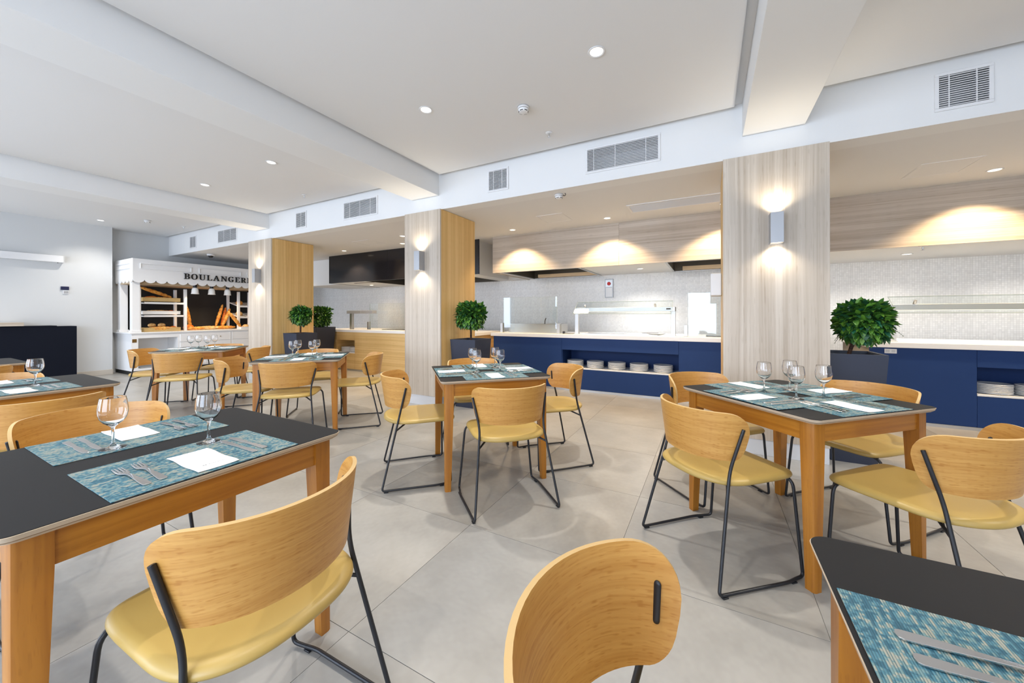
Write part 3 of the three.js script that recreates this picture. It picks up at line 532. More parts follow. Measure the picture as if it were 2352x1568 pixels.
// ---------------------------------------------------------------- planters with clipped trees
function planter(x, z, label, w0 = 0.29, w1 = 0.39, h = 0.88) {
  const t = thing('planter', label, 'planter', [x, 0, z], 0, 'dark square planters'), ring = (w, y) => [[-w, y, w], [w, y, w], [w, y, -w], [-w, y, -w]];
  const a = w0 / 2, b = w1 / 2, q = (r0, r1) => { const p = [], id = []; for (let k = 0; k < 4; k++) { const l = (k + 1) % 4; p.push(...r0[k], ...r0[l], ...r1[l], ...r0[k], ...r1[l], ...r1[k]); } const g = new THREE.BufferGeometry(); g.setAttribute('position', new THREE.Float32BufferAttribute(p, 3)); g.computeVertexNormals(); return g; };
  mesh('body', [q(ring(a, 0), ring(b, h)), q(ring(b, h), ring(b - 0.02, h)), q(ring(b - 0.02, h), ring(b - 0.03, h - 0.08)), bx(-a, a, 0, 0.004, -a, a)], M.planter, t);
  mesh('soil', bx(-b + 0.026, b - 0.026, h - 0.07, h - 0.05, -b + 0.026, b - 0.026), M.soil, t);
}
function leafGeo(L, W, bend) {                             // folded blade, 8 triangles a side
  const p = [], n = 4, pt = (i, s) => { const t = i / n, w = W * Math.sin(Math.PI * Math.pow(t, 0.8)) * s; return [w, -bend * t * t * L + Math.abs(s) * w * s * 0.25, t * L]; };
  for (let i = 0; i < n; i++) for (const s of [-1, 1]) { const a = pt(i, 0), b = pt(i, s), c = pt(i + 1, s), d = pt(i + 1, 0); s > 0 ? p.push(...a, ...d, ...c, ...a, ...c, ...b) : p.push(...a, ...c, ...d, ...a, ...b, ...c); }
  const g = new THREE.BufferGeometry(); g.setAttribute('position', new THREE.Float32BufferAttribute(p, 3)); g.computeVertexNormals(); return plain(g);
}
const LEAVES = [leafGeo(0.056, 0.0165, 0.2), leafGeo(0.050, 0.018, 0.45), leafGeo(0.064, 0.0155, 0.1)];
function topiary(cx, cyy, cz, R, baseX, baseY, baseZ, label, parts, boxy = 0.35) {
  const t = thing('topiary_tree', label, 'plant', [baseX, baseY, baseZ], 0, 'clipped ball trees'), dx = cx - baseX, dy = cyy - baseY, dz = cz - baseZ;
  mesh('stem', metric(tube([[0, 0, 0], [dx * 0.3, dy * 0.4, dz * 0.3], [dx * 0.9, dy * 0.9, dz]], 0.014, 0.08, 8)), M.bark, t);
  { const tw = []; for (let i = 0; i < 26; i++) { const y = 1 - 2 * (i + 0.5) / 26, a = i * 2.39996, r = Math.sqrt(1 - y * y), e = [dx + r * Math.cos(a) * R * 0.85, dy + y * R * 0.85, dz + r * Math.sin(a) * R * 0.85]; tw.push(plain(tube([[dx * 0.92, dy - R * 0.5, dz], [dx + r * Math.cos(a) * R * 0.3, dy + y * R * 0.3 - R * 0.1, dz + r * Math.sin(a) * R * 0.3], e], 0.004, 0.03, 5, 2))); } mesh('twigs', metric(mergeGeometries(tw)), M.bark, t); }
  const put = (g, i, n) => {
    const y = 1 - 2 * (i + 0.5) / n, a = i * 2.39996 + rr(-0.2, 0.2), r = Math.sqrt(1 - y * y), d = new THREE.Vector3(r * Math.cos(a), y, r * Math.sin(a));
    const m = Math.max(Math.abs(d.x), Math.abs(d.y), Math.abs(d.z)), k = R * (1 + boxy * (1 / m - 1) * 0.6) * (n > 300 && i % 3 === 0 ? rr(0.35, 0.7) : rr(0.72, 0.95));
    const q = new THREE.Quaternion().setFromUnitVectors(new THREE.Vector3(0, 0.35, 0.94).normalize(), d.clone().add(new THREE.Vector3(rr(-0.7, 0.7), rr(-0.5, 0.8), rr(-0.7, 0.7))).normalize());
    return new THREE.Matrix4().compose(new THREE.Vector3(dx, dy, dz).addScaledVector(d, k), q, new THREE.Vector3(1, 1, 1).multiplyScalar(rr(0.75, 1.25)));
  };
  if (parts) for (let i = 0; i < parts; i++) { const l = mesh('leaf', LEAVES[i % 3], GREENS[Math.floor(rnd() * 6)], t); l.applyMatrix4(put(null, i, parts)); }
  const N = parts ? 1500 : 1700;
  for (let c = 0; c < 4; c++) { const gs = []; for (let i = c; i < N; i += 4) { const g = LEAVES[i % 3].clone(); g.applyMatrix4(put(null, (i * 7) % N, N)); gs.push(g); } const f = mesh('foliage', gs, GREENS[[0, 1, 3, 2][c]], t); f.userData.kind = 'stuff'; }
  // thin fern sprays that stick out
  const fr = []; for (let i = 0; i < 9; i++) { const a = rr(0, 6.28), e = rr(-0.7, 0.8), d = new THREE.Vector3(Math.cos(a) * Math.cos(e), Math.sin(e), Math.sin(a) * Math.cos(e)); const o = d.clone().multiplyScalar(R * 0.85).add(new THREE.Vector3(dx, dy, dz)); const side = new THREE.Vector3(0, 1, 0).cross(d).normalize();
    for (let k = 0; k < 9; k++) for (const s of [-1, 1]) { const g = leafGeo(0.03 * (1 - k * 0.06), 0.0028, 0.6), q = new THREE.Quaternion().setFromUnitVectors(new THREE.Vector3(0, 0, 1), side.clone().multiplyScalar(s).addScaledVector(d, 0.8).normalize()); g.applyMatrix4(new THREE.Matrix4().compose(o.clone().addScaledVector(d, k * 0.011).add(new THREE.Vector3(0, -0.0007 * k * k, 0)), q, new THREE.Vector3(1, 1, 1))); fr.push(g); } }
  const f = mesh('fern_fronds', fr, GREENS[3], t); f.userData.kind = 'stuff';
}
planter(1.02, -4.07, 'dark tapered square planter beside the right pillar');
planter(-2.80, -4.08, 'dark tapered square planter beside the middle pillar');
planter(-6.50, -4.08, 'dark tapered square planter beside the left pillar');
planter(-7.50, -5.13, 'dark tapered planter against the left end of the wooden counter', 0.34, 0.46, 0.94);
topiary(1.115, 1.13, -4.06, 0.165, 1.02, 0.8315, -4.07, 'ball shaped leafy tree with a slanting stem by the right pillar', 280);
topiary(-2.80, 1.19, -4.08, 0.165, -2.80, 0.8315, -4.08, 'ball shaped leafy tree in the planter by the middle pillar', 0, 0.8);
topiary(-6.50, 1.19, -4.09, 0.16, -6.50, 0.8315, -4.08, 'round bright leafy tree in the planter by the left pillar', 0, 0.2);
topiary(-7.50, 1.17, -5.13, 0.21, -7.50, 0.8915, -5.13, 'bushy leafy shrub half hidden behind the left pillar', 0, 0.9);

// ---------------------------------------------------------------- dining chairs
function backrestGeometry() {
  const yb = 0.546, yt = 0.764, rt = 0.12, rbm = 0.055, PHI = 1.5, N = 44, V = 10, th = 0.0055;
  const at = (s, y) => {                                  // s: -1..1 round the curve
    const k = (y - yb) / (yt - yb), W = 0.213 + 0.041 * k, D = 0.168 + 0.077 * k, zc = -0.045 + 0.045 * k, a = s * PHI;
    return new THREE.Vector3(W * Math.sin(a), y, zc - D * Math.cos(a));
  };
  const half = 0.345, col = [];
  for (let i = 0; i <= N; i++) { const t = i / N * 2 - 1; col.push(Math.sign(t) * (1 - Math.pow(1 - Math.abs(t), 1.5)) * 1); }
  const rows = col.map((s) => {
    const e = (1 - Math.abs(s)) * half, crown = 0.006 * (1 - s * s);
    const cut = (r) => e < r ? r - Math.sqrt(Math.max(0, r * r - (r - e) * (r - e))) : 0;
    const y0 = yb + cut(rbm) - 0.004 * (1 - s * s), y1 = yt - cut(rt) + crown - 0.006;
    return { s, y0, y1 };
  });
  const grid = rows.map(({ s, y0, y1 }) => Array.from({ length: V + 1 }, (_, j) => { const y = y0 + (y1 - y0) * j / V, p = at(s, y), du = at(s + 0.01, y).sub(at(s - 0.01, y)), dv = at(s, y + 0.01).sub(at(s, y - 0.01)); return { p, n: du.cross(dv).normalize(), uv: [s * half, y] }; }));
  const faces = (sgn, rev) => {
    const pos = [], nor = [], uv = [], idx = [];
    for (const c of grid) for (const q of c) { const p = q.p.clone().addScaledVector(q.n, sgn * th); pos.push(p.x, p.y, p.z); nor.push(q.n.x * sgn, q.n.y * sgn, q.n.z * sgn); uv.push(...q.uv); }
    for (let i = 0; i < N; i++) for (let j = 0; j < V; j++) { const a = i * (V + 1) + j, b = a + V + 1; rev ? idx.push(a, a + 1, b, b, a + 1, b + 1) : idx.push(a, b, a + 1, b, b + 1, a + 1); }
    const g = new THREE.BufferGeometry(); g.setAttribute('position', new THREE.Float32BufferAttribute(pos, 3)); g.setAttribute('normal', new THREE.Float32BufferAttribute(nor, 3)); g.setAttribute('uv', new THREE.Float32BufferAttribute(uv, 2)); g.setIndex(idx); return g;
  };
  const loop = []; for (let i = 0; i <= N; i++) loop.push(grid[i][0]); for (let j = 1; j <= V; j++) loop.push(grid[N][j]); for (let i = N - 1; i >= 0; i--) loop.push(grid[i][V]); for (let j = V - 1; j >= 0; j--) loop.push(grid[0][j]);
  const pos = [], uv = [], idx = [];
  loop.forEach((q, i) => { for (const s of [1, -1]) { const p = q.p.clone().addScaledVector(q.n, s * th); pos.push(p.x, p.y, p.z); uv.push(i * 0.01, s * 0.005); } });
  for (let i = 0; i < loop.length - 1; i++) { const a = 2 * i; idx.push(a, a + 1, a + 2, a + 2, a + 1, a + 3); }
  const e = new THREE.BufferGeometry(); e.setAttribute('position', new THREE.Float32BufferAttribute(pos, 3)); e.setAttribute('uv', new THREE.Float32BufferAttribute(uv, 2)); e.setIndex(idx); e.computeVertexNormals();
  return { shell: [faces(1, false), faces(-1, true)], edge: e };
}
function seatGeometry() {
  const out = [], n = 96;
  for (let i = 0; i < n; i++) {                            // outline: straight front with round corners, half ellipse behind
    const a = i / n * Math.PI * 2, c = Math.cos(a), s = Math.sin(a), e = s > 0 ? 0.24 : 0.85;
    const hw = 0.232, z = s > 0 ? Math.pow(s, e) * 0.285 : -Math.pow(-s, e) * 0.217, x = Math.sign(c) * Math.pow(Math.abs(c), s > 0 ? 0.24 : 0.8) * (s > 0 ? hw - 0.012 * Math.pow(s, 0.5) : hw);
    out.push([x, z - 0.009]);
  }
  const nor = out.map((_, i) => { const p = out[(i + n - 1) % n], q = out[(i + 1) % n], dx = q[0] - p[0], dz = q[1] - p[1], l = Math.hypot(dx, dz) || 1; return [dz / l, -dx / l]; });
  // y, inset of the edge, and for the flat inner part a scale toward the middle
  const L = [[0.434, 0.030, 1], [0.4345, 0.012, 1], [0.437, 0.003, 1], [0.443, 0, 1], [0.450, 0.001, 1], [0.457, 0.006, 1], [0.4625, 0.016, 1], [0.4648, 0.03, 1], [0.4652, 0.03, 0.75], [0.4646, 0.03, 0.4]];
  const rings = L.map(([y, inset, k]) => out.map((p, i) => [(p[0] - nor[i][0] * inset) * k, y + (p[1] < -0.12 ? 0.010 * ((-p[1] - 0.12) / 0.12) * k : 0), (p[1] - nor[i][1] * inset) * k]));
  return ringsGeometry(rings, (p) => [p[0], p[2]]);
}
const chairProto = (() => {
  const t = new THREE.Group(); t.name = 'dining_chair';
  const add = (n, g, m) => { const o = new THREE.Mesh(one(g), m); o.name = n; o.castShadow = o.receiveShadow = true; t.add(o); return o; };
  const b = backrestGeometry();
  const back = add('backrest', b.shell, M.oak); const ed = new THREE.Mesh(b.edge, M.oakEdge); ed.name = 'plywood_edge'; ed.castShadow = ed.receiveShadow = true; back.add(ed);
  add('seat', seatGeometry(), M.vinyl);
  for (const s of [-1, 1]) {
    add('side_frame', tube([[s * 0.2435, 0.692, -0.075], [s * 0.208, 0.505, -0.115], [s * 0.268, 0.0125, -0.233], [s * 0.282, 0.0125, 0.13], [s * 0.272, 0.0125, 0.19], [s * 0.268, 0.0125, 0.232], [s * 0.226, 0.436, 0.226], [s * 0.10, 0.431, 0.218]], 0.0072, [0, 0.05, 0.022, 0.04, 0.02, 0.03, 0.045, 0], 10), M.black);
    add('strut', tube([[s * 0.2215, 0.395, -0.1415], [s * 0.15, 0.428, -0.07], [s * 0.02, 0.428, -0.06]], 0.006, 0.03, 8), M.black);
    for (const [z, px] of [[-0.205, 0.2695], [0.165, 0.276]]) add('foot_pad', rb(s * px - 0.009, s * px + 0.009, 0, 0.007, z - 0.014, z + 0.014, 0.002), M.black);
    const c = new THREE.CapsuleGeometry(0.0075, 0.062, 4, 10); c.scale(0.5, 1, 1); c.rotateZ(-s * 0.13); c.rotateY(s * -0.25); c.translate(s * 0.2175, 0.655, -0.080); add('fastener', c, M.black);
  }
  add('under_bar', tube([[-0.1, 0.431, 0.218], [0.1, 0.431, 0.218]], 0.0072, 0, 8), M.black);
  add('under_rail', [bx(-0.11, -0.09, 0.426, 0.434, -0.07, 0.218), bx(0.09, 0.11, 0.426, 0.434, -0.07, 0.218)], M.black);
  return t;
})();
let firstChair = true;
function chair(x, z, deg, label, group = 'oak and mustard dining chairs') {   // deg: the way it faces, from +x toward +z
  const turn = Math.PI / 2 - deg * Math.PI / 180;
  const c = firstChair ? chairProto : chairProto.clone(); firstChair = false;
  c.name = numbered('dining_chair'); c.position.set(x, 0, z); c.rotation.set(0, turn, 0); c.userData = { label, category: 'chair', group }; scene.add(c); return c;
}
// ---------------------------------------------------------------- tables
const TH = 0.753;
const tableProto = (() => {
  const t = new THREE.Group(), add = (n, g, m) => { const o = new THREE.Mesh(one(g), m); o.name = n; o.castShadow = o.receiveShadow = true; t.add(o); return o; };
  const H = 0.40, r = 0.035, sh = (h, rad) => { const s = new THREE.Shape(); s.moveTo(-h + rad, -h); s.lineTo(h - rad, -h); s.absarc(h - rad, -h + rad, rad, -Math.PI / 2, 0); s.lineTo(h, h - rad); s.absarc(h - rad, h - rad, rad, 0, Math.PI / 2); s.lineTo(-h + rad, h); s.absarc(-h + rad, h - rad, rad, Math.PI / 2, Math.PI); s.lineTo(-h, -h + rad); s.absarc(-h + rad, -h + rad, rad, Math.PI, Math.PI * 1.5); return s; };
  const slab = (h, rad, y0, y1) => new THREE.ExtrudeGeometry(sh(h, rad), { depth: y1 - y0, bevelEnabled: false, curveSegments: 8 }).rotateX(-Math.PI / 2).translate(0, y0, 0);
  const top = add('tabletop', slab(H - 0.0015, r, TH - 0.0022, TH), M.tableTop);
  // bevelled plywood edge: light plies with a dark one between
  const loop = (h, y) => { const p = []; for (const q of sh(h, r).getPoints(8)) p.push([q.x, y, -q.y]); p.pop(); return p; };
  const band = (h0, y0, h1, y1) => { const a = loop(h0, y0), b = loop(h1, y1), pos = [], n = a.length; for (let i = 0; i < n; i++) { const j = (i + 1) % n; pos.push(...a[i], ...a[j], ...b[j], ...a[i], ...b[j], ...b[i]); } const g = new THREE.BufferGeometry(); g.setAttribute('position', new THREE.Float32BufferAttribute(pos, 3)); g.computeVertexNormals(); return plain(g); };
  add('plywood_edge', [band(H - 0.012, TH - 0.021, H - 0.004, TH - 0.0145), band(H - 0.003, TH - 0.0125, H, TH - 0.0022), band(H, TH - 0.0022, H - 0.0015, TH - 0.0015), slab(H - 0.012, r, TH - 0.0215, TH - 0.021)], M.plyEdge);
  add('plywood_core', band(H - 0.004, TH - 0.0145, H - 0.003, TH - 0.0125), M.plyDark);
  const a0 = 0.645, a1 = TH - 0.0215, L = H - 0.03;
  for (let k = 0; k < 4; k++) { const g = metric(rb(-L + 0.055, L - 0.055, a0, a1, L - 0.03, L - 0.008, 0.0015)); g.rotateY(k * Math.PI / 2); add('apron', g, M.tableWood); }
  for (const sx of [-1, 1]) for (const sz of [-1, 1]) {     // legs taper on their inner faces
    const w0 = 0.040, w1 = 0.062, rings = [0, a0, a1].map((y) => { const w = y === 0 ? w0 : w1, c = 0.012, x1 = L, p = []; const pts = [[x1 - w, x1 - w], [x1, x1 - w], [x1, x1 - c], [x1 - c * 0.3, x1 - c * 0.3], [x1 - c, x1], [x1 - w, x1]]; for (const [px, pz] of pts) p.push([px * sx, y, pz * sz]); return sx * sz > 0 ? p.reverse() : p; });
    const g = metric(toCreasedNormals(ringsGeometry(rings, () => [0, 0]), 0.5), true); add('leg', g, M.tableWood);
  }
  return t;
})();
let firstTable = true;
function table(x, z, deg, label) {
  const t = firstTable ? tableProto : tableProto.clone(); firstTable = false;
  t.name = numbered('dining_table'); t.position.set(x, 0, z); t.rotation.set(0, deg * Math.PI / 180, 0); t.userData = { label, category: 'table', group: 'dark topped dining tables' }; scene.add(t);
}
// ---------------------------------------------------------------- place settings
const matGeo = (() => { const g = metric(rb(-0.227, 0.227, 0, 0.0025, -0.165, 0.165, 0.001)); return g; })();
const napkinGeo = (() => {                                 // folded paper, slightly lifted at the sides
  const nx = 8, nz = 10, pos = [], uv = [], idx = [];
  for (const y of [0.0032, 0]) for (let j = 0; j <= nz; j++) for (let i = 0; i <= nx; i++) { const u = i / nx, v = j / nz, x = (u - 0.5) * 0.102, z = (v - 0.5) * 0.205; pos.push(x + 0.0016 * Math.sin(v * 9), y + 0.0022 * Math.pow(Math.abs(u - 0.5) * 2, 3) * (0.6 + 0.4 * Math.sin(v * 7)), z); uv.push(u, 1 - v); }
  const m = (nx + 1) * (nz + 1), at = (i, j) => j * (nx + 1) + i;
  for (let j = 0; j < nz; j++) for (let i = 0; i < nx; i++) { const a = at(i, j), b = at(i + 1, j), c = at(i, j + 1), d = at(i + 1, j + 1); idx.push(a, c, b, b, c, d, m + a, m + b, m + c, m + b, m + d, m + c); }
  const rim = []; for (let i = 0; i < nx; i++) rim.push([at(i, 0), at(i + 1, 0)], [at(i + 1, nz), at(i, nz)]); for (let j = 0; j < nz; j++) rim.push([at(0, j + 1), at(0, j)], [at(nx, j), at(nx, j + 1)]);
  for (const [a, b] of rim) idx.push(a, b, m + a, b, m + b, m + a);
  const g = new THREE.BufferGeometry(); g.setAttribute('position', new THREE.Float32BufferAttribute(pos, 3)); g.setAttribute('uv', new THREE.Float32BufferAttribute(uv, 2)); g.setIndex(idx); g.computeVertexNormals(); return g;
})();
function flatware(outline, prof) {
  const s = new THREE.Shape(outline.map(([x, z]) => new THREE.Vector2(x, z)));
  const g = new THREE.ExtrudeGeometry(s, { depth: 0.0018, bevelEnabled: true, bevelThickness: 0.0005, bevelSize: 0.0005, bevelSegments: 1, curveSegments: 4 }).rotateX(Math.PI / 2).translate(0, 0.0026, 0);
  const p = g.attributes.position; for (let i = 0; i < p.count; i++) p.setY(i, p.getY(i) + prof(p.getZ(i))); g.computeVertexNormals(); return g;
}
const forkGeo = (() => {                                   // tines toward -z
  const R = []; // right half outline, from handle end to tine tip
  for (const [x, z] of [[0, 0.1], [0.007, 0.0985], [0.009, 0.094], [0.0085, 0.07], [0.0065, 0.04], [0.0045, 0.01], [0.0036, -0.012], [0.0042, -0.026], [0.0095, -0.040], [0.0122, -0.050], [0.0122, -0.06], [0.0118, -0.08], [0.0105, -0.098]]) R.push([x, z]);
  const tines = [[0.0088, -0.098], [0.0082, -0.056], [0.0058, -0.056], [0.0050, -0.1], [0.0028, -0.1], [0.0016, -0.056]];
  const right = [...R, ...tines], left = right.slice(1).reverse().map(([x, z]) => [-x, z]);
  return flatware([...right, ...left], (z) => z < -0.012 ? 0.004 + 0.010 * Math.pow(Math.sin((z + 0.012) / -0.088 * Math.PI * 0.62), 1) * -0.5 + 0.004 * ((z + 0.012) / -0.088) ** 2 : 0.004 * Math.cos((z - 0.1) / 0.112 * Math.PI / 2) ** 2 * 0 + 0.004 * (1 - (z + 0.012) / 0.112));
})();
const knifeGeo = (() => {
  const o = []; for (const [x, z] of [[0, 0.108], [0.0075, 0.106], [0.0088, 0.10], [0.0078, 0.06], [0.0062, 0.02], [0.0058, 0.002], [0.0062, -0.006], [0.0085, -0.02], [0.0092, -0.05], [0.0085, -0.085], [0.005, -0.103], [0.0, -0.11], [-0.006, -0.106], [-0.0075, -0.08], [-0.0075, -0.02], [-0.0058, -0.004], [-0.0058, 0.01], [-0.0072, 0.05], [-0.0088, 0.1], [-0.0075, 0.106]]) o.push([x, z]);
  return flatware(o, () => 0);
})();
const glassGeo = lathe([[0, 0], [0.033, 0], [0.0342, 0.0012], [0.033, 0.0028], [0.020, 0.0052], [0.009, 0.010], [0.0048, 0.020], [0.0040, 0.040], [0.0040, 0.062], [0.0055, 0.071], [0.012, 0.078], [0.024, 0.088], [0.033, 0.102], [0.0372, 0.119], [0.0370, 0.136], [0.0345, 0.154], [0.0318, 0.170], [0.0312, 0.1712], [0.0305, 0.170], [0.0332, 0.154], [0.0356, 0.136], [0.0357, 0.119], [0.0316, 0.1025], [0.0225, 0.0895], [0.0095, 0.0805], [0, 0.079]], 40);
function setting(tx, tz, deg, off, tableName, seat, opt = {}) {
  // deg: direction from the table's middle to the diner, from +x toward +z
  const a = deg * Math.PI / 180, nx = Math.cos(a), nz = Math.sin(a), lx = nz, lz = -nx;   // l: the diner's right hand
  const turn = Math.PI / 2 - a, y = TH + (opt.lift ?? 0), cx = tx + nx * off + lx * (opt.dx ?? 0), cz = tz + nz * off + lz * (opt.dx ?? 0);
  const at = (m, u, v, h, rot = 0) => { m.position.set(cx + lx * u + nx * v, h, cz + lz * u + nz * v); m.rotation.y = turn + rot; return m; };
  const j = () => rr(-0.03, 0.03), w = `${seat} place mat of the ${tableName}`;
  tag(at(mesh('place_mat', matGeo, M.mat), 0, 0, y), `woven teal place mat on the ${seat} side of the ${tableName}`, 'place mat', 'teal place mats');
  const t0 = y + 0.0026;
  tag(at(mesh('paper_napkin', napkinGeo, M.napkin), opt.nx ?? 0, 0.05, t0, j()), `white printed paper napkin on the ${w}`, 'napkin', 'paper napkins');
  tag(at(mesh('fork', forkGeo, M.cutlery), -0.150, 0.02, t0, j()), `outer steel fork on the ${w}`, 'fork', 'forks'); tag(at(mesh('fork', forkGeo, M.cutlery), -0.112, 0.015, t0, j()), `inner steel fork on the ${w}`, 'fork', 'forks');
  tag(at(mesh('table_knife', knifeGeo, M.cutlery), 0.114, 0.01, t0, j()), `inner steel knife on the ${w}`, 'knife', 'knives'); tag(at(mesh('table_knife', knifeGeo, M.cutlery), 0.148, 0.0, t0, j()), `outer steel knife on the ${w}`, 'knife', 'knives');
  if (opt.glass !== false) tag(at(mesh('wine_glass', glassGeo, M.glass), opt.gx ?? 0.09, opt.gz ?? -0.13, t0), `stemmed wine glass on the ${w}`, 'glass', 'wine glasses');
}
// tables and what stands at them
const T5 = [-1.578, -2.512], T6 = [0.403, -2.53], T3 = [-3.84, -2.46], T4 = [-5.992, -2.423], T1 = [-1.65, -0.553], T2 = [-3.86, -0.553], T0 = [-6.14, -0.553], T7 = [0.573, -0.553];
table(...T1, 0, 'dark topped two-seat table in the left foreground with oak apron');
table(...T2, 0, 'dark topped table behind the left foreground table');
table(...T0, 0, 'dark topped table in front of the dark cabinet');
table(...T3, 45, 'square table beside the left planter set for four');
table(...T4, 45, 'square table before the bakery stall set for four');
table(...T5, 45, 'square table in the middle of the room set for four');
table(...T6, 44, 'square table before the wide right pillar set for four');
table(...T7, 0, 'dark topped table cut off by the lower right corner');
setting(...T1, 0, 0.229, 'left foreground table', 'near'); setting(...T1, 180, 0.229, 'left foreground table', 'far', { gz: -0.115 });
setting(...T2, 0, 0.224, 'second two-seat table', 'near'); setting(...T2, 180, 0.224, 'second two-seat table', 'far', { glass: false });
for (const [c, n] of [[T3, 'table by the left planter'], [T4, 'table before the bakery'], [T5, 'middle table'], [T6, 'table by the right pillar']])
  for (const [d, s] of [[45, 'front'], [135, 'left'], [225, 'back'], [315, 'right']]) setting(...c, c === T6 ? d + 1 : d, 0.226, n, s, s === 'left' || s === 'right' ? { lift: 0.0026 } : {});
setting(...T7, 180, 0.227, 'lower right table', 'left');

chair(-1.173, -2.116, -137.2, 'oak backed chair at the middle table with its back to the viewer');
chair(-1.977, -2.135, -45.7, 'oak backed chair on the left side of the middle table');
chair(-1.168, -2.92, 135, 'oak backed chair on the right side of the middle table');
chair(-1.973, -2.93, 45, 'oak backed chair behind the middle table against the planter');
chair(0.018, -2.139, -43.3, 'oak backed chair at the left front side of the right pillar table');
chair(0.81, -2.165, -137, 'oak backed chair at the right front side of the right pillar table');
chair(0.788, -2.954, 134, 'oak backed chair before the right planter at the pillar table');
chair(-0.011, -2.921, 44.2, 'oak backed chair between the right pillar table and the pillar');
chair(-3.485, -2.875, 135.2, 'oak backed chair right of the left planter table seen side-on');
chair(-3.554, -2.131, -131.6, 'oak backed chair before the left planter table with back to viewer');
chair(-4.236, -2.064, -45.5, 'oak backed chair on the left side of the left planter table');
chair(-4.30, -2.90, 45, 'oak backed chair behind the left planter table');
chair(-6.37, -2.055, -45.4, 'oak backed chair on the left side of the bakery table');
chair(-5.575, -2.04, -134, 'oak backed chair before the bakery table with back to viewer');
chair(-5.631, -2.807, 134.6, 'oak backed chair on the right side of the bakery table');
chair(-6.35, -2.80, 45, 'oak backed chair behind the bakery table');
chair(-1.09, -0.557, 177, 'oak backed chair in the left foreground with mustard seat');
chair(-2.394, -0.593, 4, 'oak backed chair on the far side of the left foreground table');
chair(-3.24, -0.56, 182, 'oak backed chair back to back with the foreground table chair');
chair(-4.50, -0.58, 0, 'oak backed chair beyond the second two-seat table');
chair(-5.62, -0.58, 180, 'oak backed chair before the dark cabinet table');
chair(-0.01, -0.53, 0, 'oak backed chair at the bottom centre turned toward the corner table');

